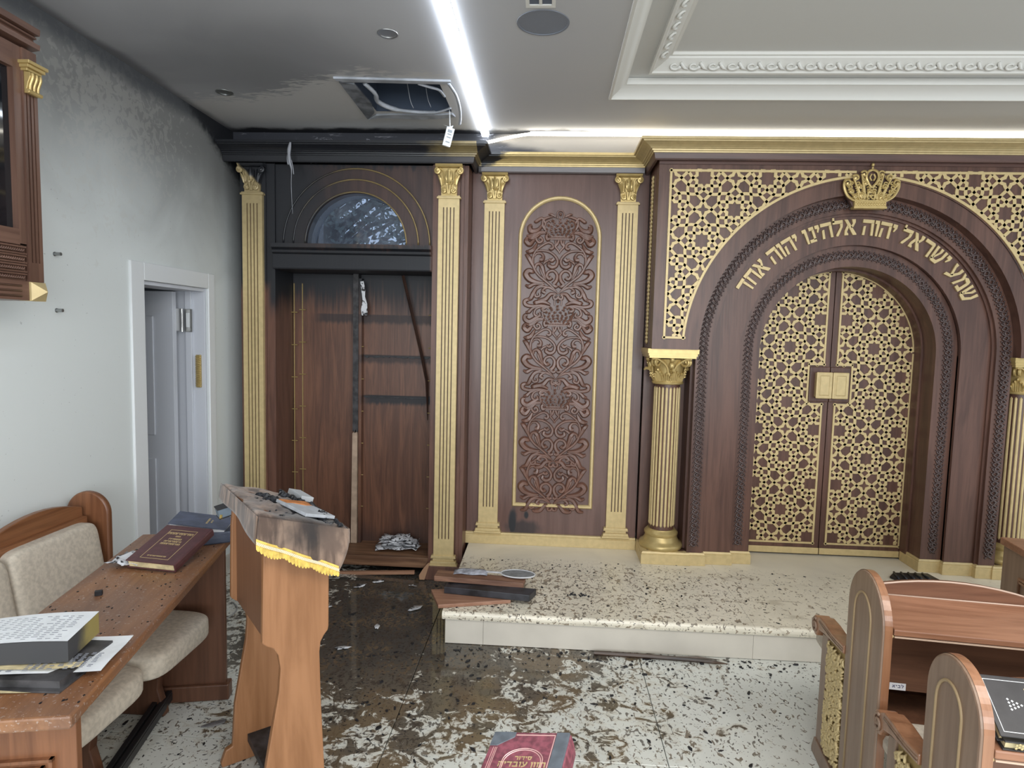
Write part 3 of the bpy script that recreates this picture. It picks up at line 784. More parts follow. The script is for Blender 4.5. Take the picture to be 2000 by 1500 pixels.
build('hanging_page', hp, ASHP, label='torn strip of white page stuck high on the charred post', cat='paper')
sl = M().tube([(-.872, 4.46, 1.34), (-.905, 4.455, 1.50), (-.975, 4.44, 1.80), (-1.045, 4.425, 2.085)], .011, 4)
sl.add(*(lambda q: (q.v, q.f))(M().tube([(-.872, 4.46, 1.34), (-.868, 4.47, 1.2), (-.866, 4.475, 1.05)], [.011, .007, .002], 4)))
build('fallen_batten', sl, wood('singed_batten', (.03, .018, .015), (.07, .035, .025), 'z'), label='thin charred batten leaning across the bookcase back', cat='batten')
bt = M().box(-.31, -.012, 0, .31, .012, .022)
o = build('floor_batten', bt, wood('raw_batten', (.30, .15, .09), (.42, .24, .15), 'x'), label='thin reddish batten lying along the foot of the bookcase', cat='batten', loc=(-1.19, 4.165, .004)); o.rotation_euler = (0, radians(-3.2), 0)
sp = M().prism([(-.835, .0), (-.800, -.0), (-.785, .05), (-.765, .12), (-.780, .115), (-.815, .07), (-.838, .03)], (0, 4.105, .006), (1, 0, 0), (0, 0, 1), (0, .012, 0))
build('veneer_strip', sp, plain('raw_veneer', (.42, .24, .14), .6), label='curled raw veneer strip against the pilaster block', cat='wood strip')
# shreds hanging from the burnt cornice
shr = thing('melted_shreds', 'pale shreds of melted plastic hanging from the blackened cornice', 'plastic', (-1.69, 4.030, 2.852))
q = M(); q.tube(spline([(0, 0, .03), (-.01, 0, -.03), (-.004, -.005, -.09), (.006, 0, -.14), (.004, 0, -.22), (.006, 0, -.30), (.012, 0, -.42)], 4), [.006, .009, .011, .013, .012, .010, .011, .012, .010, .008, .007, .006, .004, .003, .002, .002, .002, .002, .002, .002, .0015, .0015, .0015, .0015, .001], 5)
q.tube(spline([(-.01, 0, -.02), (-.02, 0, -.07), (-.014, 0, -.11)], 3), .006, 5); q.tube(spline([(.005, 0, -.08), (.016, 0, -.13), (.020, 0, -.17)], 3), .003, 5)
build('shred', q, plain('melted_plastic', (.30, .31, .34), .5), shr, smooth=True)

# ================================================================== carved panel between the pilasters
PX, PY = .055, 4.40
cp = thing('carved_panel', 'tall brown panel with carved scrolls and crowns in a gold arched frame', 'panel', (PX, PY, ZP))
def Bp(mb): return M().add([(p[0]-PX, p[1]-PY, p[2]-ZP) for p in mb.v], mb.f)
build('board', Bp(M().box(-.556, PY, ZP+.001, .653, 4.515, 2.80)), W_cpanel, cp)
fz0, fzs, fr_ = .465, 2.356, .284
path = [(PX-fr_+.011, fz0+.011), (PX-fr_+.011, fzs)]+arc(PX, fzs, fr_-.011, 180, 0, 40)[1:]+[(PX+fr_-.011, fz0+.011)]
gf = M(); k = len(path); vv = []
prof = [(-.014, 0), (-.013, -.012), (-.005, -.020), (.005, -.020), (.013, -.010), (.014, 0)]
for i in range(k):
    a = Vector(path[i]); d1 = (a-Vector(path[i-1])).normalized(); d2 = (Vector(path[(i+1) % k])-a).normalized()
    n1, n2 = Vector((-d1.y, d1.x)), Vector((-d2.y, d2.x)); off = (n1+n2)/(1+n1.dot(n2))
    for d_, y_ in prof: vv.append((a.x+off.x*d_, PY+y_, a.y+off.y*d_))
ff = [(i*6+j, ((i+1) % k)*6+j, ((i+1) % k)*6+j+1, i*6+j+1) for i in range(k) for j in range(5)]
build('gold_frame', Bp(gf.add(vv, ff)), G_gold, cp, smooth=True, auto=35)

U_ = .000522
def carve_tube(mb, pts, r, cz, s, y0=PY, lift=.010):
    P = spline([(PX+s*x*U_, y0-.004-lift*.5, cz-y*U_) for x, y in pts], 5)
    n = len(P); rs = []
    for i in range(n):
        t = i/(n-1)*(len(r)-1); a = int(min(t, len(r)-2)); rs.append((r[a]+(r[a+1]-r[a])*(t-a))*U_*1.32)
    mb.tube(P, rs, 6, flat=(0, -1, 0))
def curl(x, y, r, a0, turns, dirn, n=9):
    return [(x+r*(1-.82*i/n)*cos(radians(a0)+dirn*2*pi*turns*i/n), y+r*(1-.82*i/n)*sin(radians(a0)+dirn*2*pi*turns*i/n)) for i in range(n+1)]
HEART = [
 ([(0,880),(75,790),(170,710),(270,630),(335,530),(350,410),(310,310),(220,235),(150,205),(100,225),(85,265),(110,285),(135,270)], [4,12,15,15,15,14,13,14,14,15,17,18,16]),
 ([(300,590),(365,470),(400,405),(430,375),(455,362)], [8,22,26,20,6]),
 ([(310,320),(240,308),(140,322),(62,372),(22,440),(40,505),(95,525),(140,497),(130,462)], [9,12,14,15,17,20,24,22,14]),
 ([(330,390),(300,348),(245,345),(212,385),(225,425),(262,425)], [7,12,14,18,24,20]),
 ([(140,420),(100,440),(72,415)], [14,20,22]), ([(130,430),(180,455),(205,480)], [8,14,16]),
 ([(70,745),(30,700),(22,625),(70,572),(135,585),(160,640),(125,680),(95,655)], [24,22,18,16,17,18,20,26]),
 ([(75,752),(35,778),(8,760)], [22,20,14]),
 ([(170,690),(200,600),(225,520),(262,482),(305,500),(310,540)], [7,20,26,20,15,12]),
 ([(180,690),(220,620),(245,560),(250,520)], [5,12,12,6]),
 ([(190,730),(290,725),(385,690),(432,625),(400,578),(350,590),(340,612)], [9,22,32,36,32,24,12]),
 ([(200,745),(320,750),(390,782),(440,762)], [8,18,24,9]),
 ([(180,750),(280,790),(330,870),(368,940),(432,955)], [8,18,26,24,8]),
 ([(40,840),(140,790),(250,788),(312,850),(295,915),(245,902),(252,862)], [7,12,15,16,16,15,16]),
 ([(40,845),(105,790),(175,800),(210,840),(172,862)], [6,10,14,20,20]),
 ([(20,880),(100,878),(165,945),(240,958),(262,935)], [10,22,28,20,6]),
 ([(-2,900),(15,938),(50,940),(58,905),(35,892)], [13,14,15,16,18]),
]
WING = [
 ([(100,-120),(200,-160),(300,-140),(325,-128)], [10,26,28,10]),
 ([(105,-95),(220,-110),(350,-95),(430,-115),(440,-160),(405,-178),(385,-160)], [8,14,20,24,24,20,12]),
 ([(230,-105),(330,-70),(385,-20),(430,-12)], [8,16,22,9]),
 ([(110,-80),(200,-95),(290,-60),(312,5),(270,38),(235,15),(250,-15)], [8,12,14,16,16,14,18]),
 ([(120,-80),(175,-90),(210,-60),(180,-35),(150,-45)], [7,12,16,20,16]),
 ([(220,20),(290,60),(370,110),(430,80),(435,30),(400,25)], [10,24,32,28,22,14]),
]
LOWER = [
 ([(240,60),(300,120),(370,150),(425,105+30)], [8,20,26,10]),
 ([(170,65),(270,75),(350,125),(440,110)], [8,20,26,9]),
 ([(320,140),(390,225),(440,190),(425,135)], [10,30,30,14]),
 ([(165,80),(255,90),(312,150),(275,205),(230,180),(250,140),(275,155)], [8,12,16,17,16,14,16]),
 ([(300,215),(345,300),(400,325),(448,318)], [10,28,26,8]),
 ([(140,90),(175,115),(165,160),(135,150)], [14,18,20,18]),
]
STEM = [([(12,170),(30,220),(55,255),(20,300),(-10,345)], [14,15,13,12,6]), ([(60,170),(50,220),(70,250)], [10,12,8])]
def crown_small(mb, cz, y0=PY, s=1.0):
    c = lambda x, y, d=.014: (PX+x*U_*s, y0-d, cz-y*U_*s)
    mb.add(*(lambda q: (q.v, q.f))(M().box(PX-130*U_*s, y0-.016, cz-165*U_*s, PX+130*U_*s, y0+.002, cz-112*U_*s)))
    for x in range(-110, 111, 22): mb.ball(c(x, 138, .016), 9*U_*s, .005, 11*U_*s, 6, 4)
    rows = [(6, 100, 130, 13), (7, 62, 150, 14), (7, 24, 175, 14), (6, -16, 175, 14), (5, -55, 150, 14), (3, -95, 95, 15)]
    for n, y, hw, r in rows:
        for i in range(n):
            x = -hw+2*hw*i/(n-1); yy = y+abs(x)**2/700
            mb.tube([c(x+r*1.1*cos(a), yy+r*1.1*sin(a), .013+.002*sin(a)) for a in [k*.9+i for k in range(6)]], 8.5*U_*s, 5)
            mb.ball(c(x, yy, .017), 10*U_*s, .007, 10*U_*s, 6, 4)
    for sg in (-1, 1):
        mb.tube([c(sg*x, y, .012) for x, y in ((130, 105), (185, 60), (205, 0), (190, -60), (150, -85), (120, -60))], [14*U_*s]*6, 5)
        mb.tube([c(sg*x, y, .012) for x, y in ((40, -110), (48, -165), (30, -205), (0, -212))], 12*U_*s, 5)
    mb.ball(c(0, -165, .014), 18*U_*s, .010, 22*U_*s, 8, 5)
crz = [2.432, 1.838, 1.252]
for i, cz in enumerate(crz):
    q = M(); crown_small(q, cz); build('carved_crown', Bp(q), W_carve, cp, smooth=True, auto=45)
    q = M()
    for s in (-1, 1):
        for pts, r in HEART+LOWER+STEM+([] if i == 0 else WING): carve_tube(q, pts, r, cz, s)
        if i == 0:
            for pts, r in (([(60,-130),(120,-160),(160,-165)], [8,16,5]), ([(190,-30),(240,-110),(320,-70),(345,-75)], [10,16,20,6]), ([(215,-60),(290,40),(380,60),(400,0),(370,-20)], [8,24,34,26,14]), ([(200,40),(230,-20),(222,-90),(150,-125),(100,-130)], [10,16,16,14,8]), ([(245,60),(330,100),(425,115)], [8,24,8])): carve_tube(q, pts, r, cz, s)
    build('carved_scrolls', Bp(q), W_carve, cp, smooth=True, auto=50)
q = M()
for s in (-1, 1):
    for pts, r in HEART[:3]+HEART[3:]: carve_tube(q, pts, r, .935, s)
build('carved_scrolls', Bp(q), W_carve, cp, smooth=True, auto=50)
sk = mould([(-.575, 4.384), (.652, 4.384)], [(0, ZP+.001), (.012, ZP+.001), (.012, ZP+.062), (.008, ZP+.066), (.010, ZP+.074), (.004, ZP+.083), (-.02, ZP+.083)])
build('gold_plinth', Bp(sk), G_gold, cp)

# ================================================================== the ark
XC, ZS = 1.94, 1.62
ak = thing('torah_ark', 'large dark wooden ark with gold star lattice, arch of Hebrew letters and double doors', 'ark', (XC, 4.3, ZP))
def Ba(mb): return M().add([(p[0]-XC, p[1]-4.3, p[2]-ZP) for p in mb.v], mb.f)
AX0, AX1, YS = .658, 3.222, 4.055
# box over the arch: front board with a semicircular cut, sides, soffit
RB = 1.075
angs = sorted(set([180*i/60 for i in range(61)]+[math.degrees(atan2(2.826-ZS, AX1-XC)), math.degrees(atan2(2.826-ZS, AX0-XC))]))
v, f = [], []
for a in angs:
    c, s = cos(radians(a)), sin(radians(a)); t = 1e9
    if c > 1e-9: t = min(t, (AX1-XC)/c)
    if c < -1e-9: t = min(t, (AX0-XC)/c)
    if s > 1e-9: t = min(t, (2.826-ZS)/s)
    v += [(XC+RB*c, YS, ZS+RB*s), (XC+t*c, YS, ZS+t*s)]
for q in range(len(angs)-1): f.append((2*q, 2*q+1, 2*q+3, 2*q+2))
bx = M().add(v, f).box(AX0, YS+.0005, ZS, AX0+.02, 4.398, 2.826).box(AX1-.02, YS+.0005, ZS, AX1, 4.398, 2.826)
bx.box(AX0+.02, YS+.0005, ZS, XC-RB, 4.398, ZS+.015).box(XC+RB, YS+.0005, ZS, AX1-.02, 4.398, ZS+.015)
build('upper_box', Ba(bx), W_arch, ak)
build('frieze_board', Ba(M().box(AX0-.002, YS-.012, 2.772, AX1+.002, YS+.002, 2.826)), W_panelx, ak)
build('arch_fascia', Ba(ring_band(M(), XC, ZS, RB, .985, YS+.006, 4.30)), W_arch, ak, smooth=True, auto=40)
build('outer_arch', Ba(ring_band(M(), XC, ZS, .985, .885, 4.130, 4.42, ZP+.02)), W_arch, ak, smooth=True, auto=40)
build('outer_arch_bead', Ba(ring_band(M(), XC, ZS, .897, .870, 4.150, 4.30, ZP+.07)), W_arch, ak, smooth=True, auto=40)
build('letter_arch', Ba(ring_band(M(), XC, ZS, .875, .690, 4.165, 4.42, ZP+.02)), W_arch, ak, smooth=True, auto=40)
build('inner_arch', Ba(ring_band(M(), XC, ZS, .700, .558, 4.200, 4.43, ZP+.02)), W_arch, ak, smooth=True, auto=40)
build('inner_arch_bead', Ba(ring_band(M(), XC, ZS, .712, .690, 4.185, 4.30, ZP+.07)), W_arch, ak, smooth=True, auto=40)
build('reveal_bead', Ba(ring_band(M(), XC, ZS, .570, .545, 4.34, 4.43, ZP+.02)), W_arch, ak, smooth=True, auto=40)
build('side_panel', Ba(M().box(AX0+.012, 4.36, ZP+.09, XC-.98, 4.51, ZS)), W_arch, ak)
build('side_panel', Ba(M().box(XC+.98, 4.36, ZP+.09, AX1-.012, 4.51, ZS)), W_arch, ak)
build('side_fillet', Ba(M().box(AX0+.002, 4.35, ZP+.09, AX0+.022, 4.37, ZS-.003).box(XC-1.0, 4.20, ZP+.09, XC-.984, 4.37, ZS)), W_arch, ak)
build('inner_backing', Ba(M().box(AX0+.02, 4.512, ZP+.001, AX1-.02, 4.519, 2.80)), BLACK, ak)
# carved leaf border following the arches
def rope(R, yf, amp):
    """interlaced running scroll along legs and arch"""
    z0 = ZP+.13; L1 = ZS-z0; La = pi*R; tot = 2*L1+La
    def at(s):
        if s < L1: return (XC-R, z0+s, -1, 0)
        if s < L1+La:
            a = pi-(s-L1)/R; return (XC+R*cos(a), ZS+R*sin(a), cos(a), sin(a))
        return (XC+R, ZS-(s-L1-La), 1, 0)
    mb = M(); step = .0068; n = int(tot/step); wl = .062
    for ph in (0, pi):
        P = []
        for i in range(n+1):
            s = tot*i/n; x, z, nx, nz = at(s); o = amp*.72*sin(2*pi*s/wl+ph)
            P.append((x+nx*o, yf-.004-.004*cos(2*pi*s/wl+ph), z+nz*o))
        mb.tube(P, .0052, 5, flat=(0, -1, 0))
    i = 0; s = wl/4
    while s < tot-.02:
        x, z, nx, nz = at(s); tx, tz = -nz, nx; sg = 1 if i % 2 == 0 else -1
        P = []
        for k in range(7):
            a = k*.85; r_ = amp*.62*(1-k*.11)
            dx, dz = r_*cos(a)*sg, r_*sin(a)
            P.append((x+nx*dx*.95+tx*dz, yf-.006-.001*k, z+nz*dx*.95+tz*dz))
        mb.tube(P, .0046, 5, flat=(0, -1, 0))
        for e in (-1, 1):
            mb.ball((x+nx*amp*.93*e+tx*.012, yf-.004, z+nz*amp*.93*e+tz*.012), .0055, .005, .0055, 6, 4)
        s += wl/2; i += 1
    return mb
build('carved_border', Ba(rope(.940, 4.128, .030)), W_rope, ak, smooth=True, label='carved leafy border of the outer arch')
build('carved_border', Ba(rope(.632, 4.200, .028)), W_rope, ak, smooth=True, label='carved leafy border of the inner arch')
# gold leaf strip on the side of the upper box
sd = M(); zz = ZS+.03
while zz < 2.72:
    for s in (-1, 1):
        sd.tube([(AX0-.004, 4.24+s*.004, zz), (AX0-.008, 4.24+s*.020, zz+.016), (AX0-.006, 4.24+s*.006, zz+.030)], [.004, .008, .004], 5)
    zz += .026
build('gold_leaf_strip', Ba(sd), G_gold, ak, smooth=True, kind='stuff')
build('leaf_strip_frame', Ba(M().box(AX0-.003, 4.19, ZS+.01, AX0, 4.205, 2.74).box(AX0-.003, 4.275, ZS+.01, AX0, 4.29, 2.74).box(AX0-.003, 4.19, ZS+.004, AX0, 4.29, ZS+.012)), W_arch, ak)

# star lattice
def seg_clip_ribbon(mb, pts, w, inside, y, th, step):
    """flat strap along pts (x, z), kept where inside(x, z)"""
    P = [Vector(p) for p in spline([(p[0], 0, p[1]) for p in pts], 4)]
    Q = []
    for a, b in zip(P, P[1:]):
        n = max(1, int((b-a).length/step))
        for i in range(n): Q.append(a+(b-a)*i/n)
    Q.append(P[-1]); run = []
    def flush(run):
        if len(run) < 2: return
        base = len(mb.v)
        for i, p in enumerate(run):
            t = (run[min(i+1, len(run)-1)]-run[max(i-1, 0)]).normalized(); nx, nz = -t.z, t.x
            for d, dy in ((-w/2, 0), (-w/2, -th*.75), (-w*.36, -th), (w*.36, -th), (w/2, -th*.75), (w/2, 0)):
                mb.v.append((p.x+nx*d, y+dy, p.z+nz*d))
        for i in range(len(run)-1):
            for j in range(5): mb.f.append((base+i*6+j, base+(i+1)*6+j, base+(i+1)*6+j+1, base+i*6+j+1))
        mb.f.append(tuple(base+j for j in range(6))); e = base+(len(run)-1)*6; mb.f.append(tuple(e+j for j in range(5, -1, -1)))
    for p in Q:
        if inside(p.x, p.z): run.append(p)
        else: flush(run); run = []
    flush(run)
sm2 = lambda P, n=3: [(p.x, p.y) for p in spline([(a, b, 0) for a, b in P], n)]
LA = [(.363,0),(.237,.085)]+sm2([(.245,.237),(.256,.36),(.222,.485),(.12,.605),(0,.726)])
LB = sm2([(.363,0),(.44,.10),(.498,.20),(.518,.35),(.5,.5)])
LCf = sm2([(0,-.274),(.055,-.20),(.085,-.145)])+[(.098,-.098)]+sm2([(.145,-.085),(.20,-.055),(.274,0)])
def lattice(x0, z0, a, bb, inside, y, th=.006, w=.102, flip=1):
    mb = M(); X0, X1, Z0, Z1 = bb; step = .012
    syms = [(sx, sz, sw) for sx in (-1, 1) for sz in (-1, 1) for sw in (0, 1)]
    I0, I1 = int((X0-x0)/a)-3, int((X1-x0)/a)+3; J0, J1 = int((Z0-z0)/a)-3, int((Z1-z0)/a)+3
    def straps(pts, cx, cz, syms):
        for sx, sz, sw in syms:
            P = [((q if sw else p)*sx, (p if sw else q)*sz) for p, q in pts]
            P = [(cx+p*a, cz+q*a) for p, q in P]
            if max(p[0] for p in P) < X0 or min(p[0] for p in P) > X1 or max(p[1] for p in P) < Z0 or min(p[1] for p in P) > Z1: continue
            # keep the corners crisp: no spline over sharp strap bends
            seg_clip_poly(mb, P, w*a, inside, y, th, step)
    for i in range(I0, I1+1):
        for j in range(J0, J1+1):
            cx, cz = x0+i*a, z0+j*a
            if (i+j) % 2 == 0:
                straps(LA, cx, cz, syms); straps(LB, cx, cz, syms)
            else:
                straps(LCf, cx, cz, [(1, 1, 0), (-1, 1, 0), (1, -1, 0), (-1, -1, 0)])
    return mb
def seg_clip_poly(mb, pts, w, inside, y, th, step):
    P = [Vector((p[0], 0, p[1])) for p in pts]; Q = []
    for a, b in zip(P, P[1:]):
        n = max(1, int((b-a).length/step))
        for i in range(n): Q.append(a+(b-a)*i/n)
    Q.append(P[-1])
    # extend the two ends a little so that crossings close
    Q[0] = Q[0]+(Q[0]-Q[1]).normalized()*w*.3; Q[-1] = Q[-1]+(Q[-1]-Q[-2]).normalized()*w*.3
    run = []
    def flush(run):
        if len(run) < 2: return
        base = len(mb.v); k = len(run)
        for i, p in enumerate(run):
            d1 = (run[i]-run[i-1]).normalized() if i else (run[1]-run[0]).normalized()
            d2 = (run[i+1]-run[i]).normalized() if i < k-1 else d1
            t = (d1+d2).normalized(); mt = 1/max(.55, d1.dot(t)); nx, nz = -t.z*mt, t.x*mt
            for d, dy in ((-w/2, 0), (-w/2, -th*.85), (-w*.42, -th), (w*.42, -th), (w/2, -th*.85), (w/2, 0)):
                mb.v.append((p.x+nx*d, y+dy, p.z+nz*d))
        for i in range(k-1):
            for j in range(5): mb.f.append((base+i*6+j, base+(i+1)*6+j, base+(i+1)*6+j+1, base+i*6+j+1))
        mb.f.append(tuple(base+j for j in range(6))); e = base+(k-1)*6; mb.f.append(tuple(e+j for j in range(5, -1, -1)))
    for p in Q:
        if inside(p.x, p.z): run.append(p)
        else: flush(run); run = []
    flush(run)
# spandrels
SZ0, SZ1, SX0 = 1.688, 2.742, .725
RS = 1.085
def strip_path(mb, pts, w, y, th):
    seg_clip_poly(mb, pts, w, lambda x, z: True, y, th, .05); return mb
for side in (-1, 1):
    X = lambda x: x if side < 0 else 2*XC-x
    def ins(x, z):
        u = x if side < 0 else 2*XC-x
        return u > SX0+.004 and SZ0+.004 < z < SZ1-.004 and hypot(x-XC, z-ZS) > RS+.008 and abs(x-XC) > .085
    bb = (SX0-.02, XC-.07, SZ0-.02, SZ1+.02) if side < 0 else (XC+.07, 2*XC-SX0+.02, SZ0-.02, SZ1+.02)
    q = lattice(X(1.130), 2.497, .193, bb, ins, YS)
    for x, z in [(0, 0)]: pass
    xl = XC-sqrt(RS**2-(SZ0-ZS)**2)
    strip_path(q, [(X(SX0+.007), SZ0), (X(SX0+.007), SZ1)], .015, YS, .007)
    strip_path(q, [(X(SX0), SZ1-.007), (X(XC-.09), SZ1-.007)], .015, YS, .007)
    strip_path(q, [(X(SX0), SZ0+.007), (X(xl+.004), SZ0+.007)], .015, YS, .007)
    a0 = 180-math.degrees(math.asin((SZ0-ZS)/RS)); a1 = 180-math.degrees(math.acos(.085/RS)) if True else 95
    P = [(X(XC+(RS+.006)*cos(radians(a))), ZS+(RS+.006)*sin(radians(a))) for a in [a0+(94.6-a0)*i/50 for i in range(51)]]
    seg_clip_poly(q, P, .016, lambda x, z: True, YS, .007, .03)
    build('star_lattice', Ba(q), G_gold, ak, label='gold star lattice in the %s spandrel' % ('left' if side < 0 else 'right'))
# crown over the arch
def gold_crown():
    mb = M(); cx, z0, y = XC, 2.512, YS-.004
    w = lambda x, z, d=.02: (cx+x, y-d, z0+z)
    mb.add(*(lambda q: (q.v, q.f))(M().box(cx-.098, y-.026, z0, cx+.098, y+.02, z0+.012).box(cx-.094, y-.021, z0+.012, cx+.094, y+.02, z0+.042).box(cx-.098, y-.025, z0+.042, cx+.098, y+.02, z0+.050)))
    for i in range(12): mb.ball(w(-.085+.0155*i, .027, .021), .007, .005, .009, 6, 4)
    # fan of scrolls: ribs rising from the band with curled heads
    for s in (-1, 1):
        for bx, tx, tz, cr in ((.088, .158, .150, .022), (.066, .112, .182, .021), (.042, .064, .205, .021), (.020, .022, .100, .016), (.075, .135, .100, .016), (.055, .086, .128, .017), (.034, .050, .150, .017), (.082, .110, .070, .015), (.052, .066, .080, .015)):
            P = spline([w(s*bx, .050, .016), w(s*(bx+(tx-bx)*.35), .05+(tz-.05)*.45, .024), w(s*tx, tz, .026)], 4)
            mb.tube(P, .0062, 5)
            mb.tube([(cx+s*(tx-cr*.7)+cr*(1-.8*t)*cos(pi*.1+(6.3*t))*s, y-.026-.004*t, z0+tz+cr*(1-.8*t)*sin(pi*.1+6.3*t)) for t in [i/14 for i in range(15)]], .0062, 5)
            mb.ball(w(s*(tx-cr*.6), tz, .028), .007, .007, .007, 6, 4)
        mb.tube(spline([w(s*.096, .05, .014), w(s*.135, .075, .016), w(s*.160, .125, .018), w(s*.158, .165, .018), w(s*.135, .175, .018)], 5), .009, 6)
        for k in range(4): mb.tube([w(s*(.012+.024*k)+.011*cos(a), .068+.011*sin(a)-(.008 if k > 1 else 0), .024) for a in [i*.7 for i in range(8)]], .005, 5)
        mb.tube(spline([w(0, .125, .022), w(s*.022, .150, .026), w(s*.036, .185, .026), w(s*.028, .218, .024), w(0, .232, .022)], 5), .0075, 6)
        mb.tube(spline([w(s*.005, .165, .026), w(s*.016, .185, .026), w(s*.006, .205, .026)], 4), .0055, 5)
    for row, (zr, hw_, n_, rr_) in enumerate(((.072, .088, 7, .0115), (.094, .112, 8, .0120), (.118, .124, 8, .0125), (.142, .120, 7, .0125), (.166, .100, 5, .0120), (.188, .056, 3, .0115))):
        for i in range(n_):
            x_ = -hw_+2*hw_*i/(n_-1); sg = 1 if x_ >= 0 else -1
            if row > 2 and abs(x_) < .03: continue
            mb.tube([w(x_+sg*rr_*(1-.7*t)*cos(5.6*t+.4), zr+rr_*(1-.7*t)*sin(5.6*t+.4)+abs(x_)*.06, .022) for t in [k/10 for k in range(11)]], .0046, 5)
    mb.tube([w(0, .232, .02), w(0, .248, .02)], .006, 6); mb.ball(w(0, .262, .02), .010, .010, .012, 8, 6)
    return mb
cb = M(); cz_ = ZS+1.03
build('crown_backing', Ba(M().prism([(-.092, 2.515), (.092, 2.515), (.150, 2.62), (.155, 2.675), (.11, 2.70), (.06, 2.725), (.03, 2.75), (-.03, 2.75), (-.06, 2.725), (-.11, 2.70), (-.155, 2.675), (-.150, 2.62)], (XC, YS-.006, 0), (1, 0, 0), (0, 0, 1), (0, .02, 0))), W_panelx, ak)
build('crown', Ba(gold_crown()), G_carv, ak, smooth=True, auto=50, label='openwork gold crown above the arch')
# letters round the arch: each letter a part
line = 'שמע ישראל יהוה אלהינו יהוה אחד'
gap, spc = .05, .38
tot = sum((GL[c][0]+gap) if c != ' ' else spc for c in line)-gap
a0, a1 = 26.3, 151.6; Rb, hh = .752, .098
arcu = radians(a1-a0)/tot; pos = 0
for c in line:
    if c == ' ': pos += spc; continue
    wd, polys = GL[c]; mid = radians(a0)+(pos+wd/2)*arcu
    er = (cos(mid), sin(mid)); et = (sin(mid), -cos(mid)); sx = arcu*Rb*1.03
    q = M()
    for p in polys:
        q.prism([((a-wd/2)*sx, b*hh) for a, b in p], (XC+Rb*er[0], 4.1645, ZS+Rb*er[1]), (et[0], 0, et[1]), (er[0], 0, er[1]), (0, -.012, 0))
    build('letter', Ba(q), G_gold, ak); pos += wd+gap
# gilded stepped plinth round the feet
pz = [(0, ZP+.001), (.012, ZP+.001), (.012, ZP+.064), (.007, ZP+.068), (.009, ZP+.074), (.003, ZP+.085), (-.03, ZP+.085)]
for s in (-1, 1):
    X = lambda x: x if s < 0 else 2*XC-x
    pth = [(.666, 4.384), (.666, 4.117), (.967, 4.117), (.967, 4.127), (1.066, 4.127), (1.066, 4.163), (1.250, 4.163), (1.250, 4.199), (1.384, 4.199), (1.384, 4.41)]
    if s > 0: pth = [(X(x), y) for x, y in pth][::-1]
    build('gold_plinth', Ba(mould(pth, pz)), G_gold, ak)
    x0_, x1_ = sorted((X(.667), X(.972)))
    build('plinth_top', Ba(M().box(x0_, 4.118, ZP+.06, x1_, 4.37, ZP+.083)), W_arch, ak)
# doors
YD = 4.43
for s in (-1, 1):
    X = lambda x: x if s < 0 else 2*XC-x
    out = [(X(XC-.003), ZP+.012)]+[(X(XC-.003), ZS+.575)]+[(XC+s*.575*sin(radians(a)), ZS+.575*cos(radians(a))) for a in range(2, 91, 4)]+[(XC+s*.575, ZP+.012)]
    dl = M().prism(out, (0, YD, 0), (1, 0, 0), (0, 0, 1), (0, .03, 0))
    lf = build('ark_door', Ba(dl), W_arch, ak)
    z0, z1, xe = .268, ZS+.548, .038
    def ins(x, z):
        u = abs(x-XC)
        if not (z > z0+.006 and u > xe+.006 and (x-XC)*s > 0): return False
        if z > ZS and hypot(x-XC, z-ZS) > .540: return False
        if u > .540: return False
        if u < .140 and 1.272 < z < 1.522: return False
        return True
    bb = (XC-.56, XC-.03, z0-.01, z1+.01) if s < 0 else (XC+.03, XC+.56, z0-.01, z1+.01)
    q = lattice(X(1.660), 2.031, .1905, bb, ins, YD, th=.007)
    B_ = .013
    e = lambda u: XC+s*u
    for P in ([(e(xe+B_/2), 1.528), (e(xe+B_/2), ZS+.544)], [(e(xe+B_/2), z0), (e(xe+B_/2), 1.266)], [(e(xe), z0+B_/2), (e(.555), z0+B_/2)],
              [(e(xe), 1.528+B_/2), (e(.146), 1.528+B_/2)], [(e(xe), 1.266-B_/2), (e(.146), 1.266-B_/2)], [(e(.146), 1.254), (e(.146), 1.540)],
              [(e(.545), z0), (e(.545), ZS)]):
        seg_clip_poly(q, P, B_, lambda x, z: True, YD, .008, .06)
    seg_clip_poly(q, [(XC+s*.545*sin(radians(a)), ZS+.545*cos(radians(a))) for a in range(4, 91, 3)], B_, lambda x, z: True, YD, .008, .05)
    build('star_lattice', Ba(q), G_gold, lf)
    xa, xb = sorted((e(.003), e(.570)))
    build('bottom_rail', Ba(M().box(xa, YD-.010, ZP+.012, xb, YD-.0005, ZP+.056)), G_gold, lf, bevel=.002)
    xa, xb = sorted((e(.001), e(.108)))
    hd = M().box(xa, 4.372, 1.303, xb, 4.385, 1.484).box(xa+.006, 4.385, 1.31, xb-.006, YD, 1.478)
    hm = build('handle', Ba(hd), G_gold, lf, bevel=.006)
    ia, ib = xa+.018, xb-.018
    hp_ = M()
    for o_, i_, y0, y1 in ((0, .010, 4.372, 4.366),):
        hp_.add([(ia, 4.3715, 1.322), (ib, 4.3715, 1.322), (ib, 4.3715, 1.465), (ia, 4.3715, 1.465), (ia+.008, 4.366, 1.330), (ib-.008, 4.366, 1.330), (ib-.008, 4.366, 1.457), (ia+.008, 4.366, 1.457)],
                [(0,1,5,4),(1,2,6,5),(2,3,7,6),(3,0,4,7),(4,5,6,7)])
    hp_.box(ia-.004, 4.3705, 1.318, ib+.004, 4.3722, 1.469)
    build('handle_tablet', Ba(hp_), G_gold, lf)
    xa, xb = sorted((e(.002), e(.137)))
    build('handle_plate', Ba(M().box(xa, YD-.012, 1.276, xb, YD-.0005, 1.519)), W_arch, lf, bevel=.006)

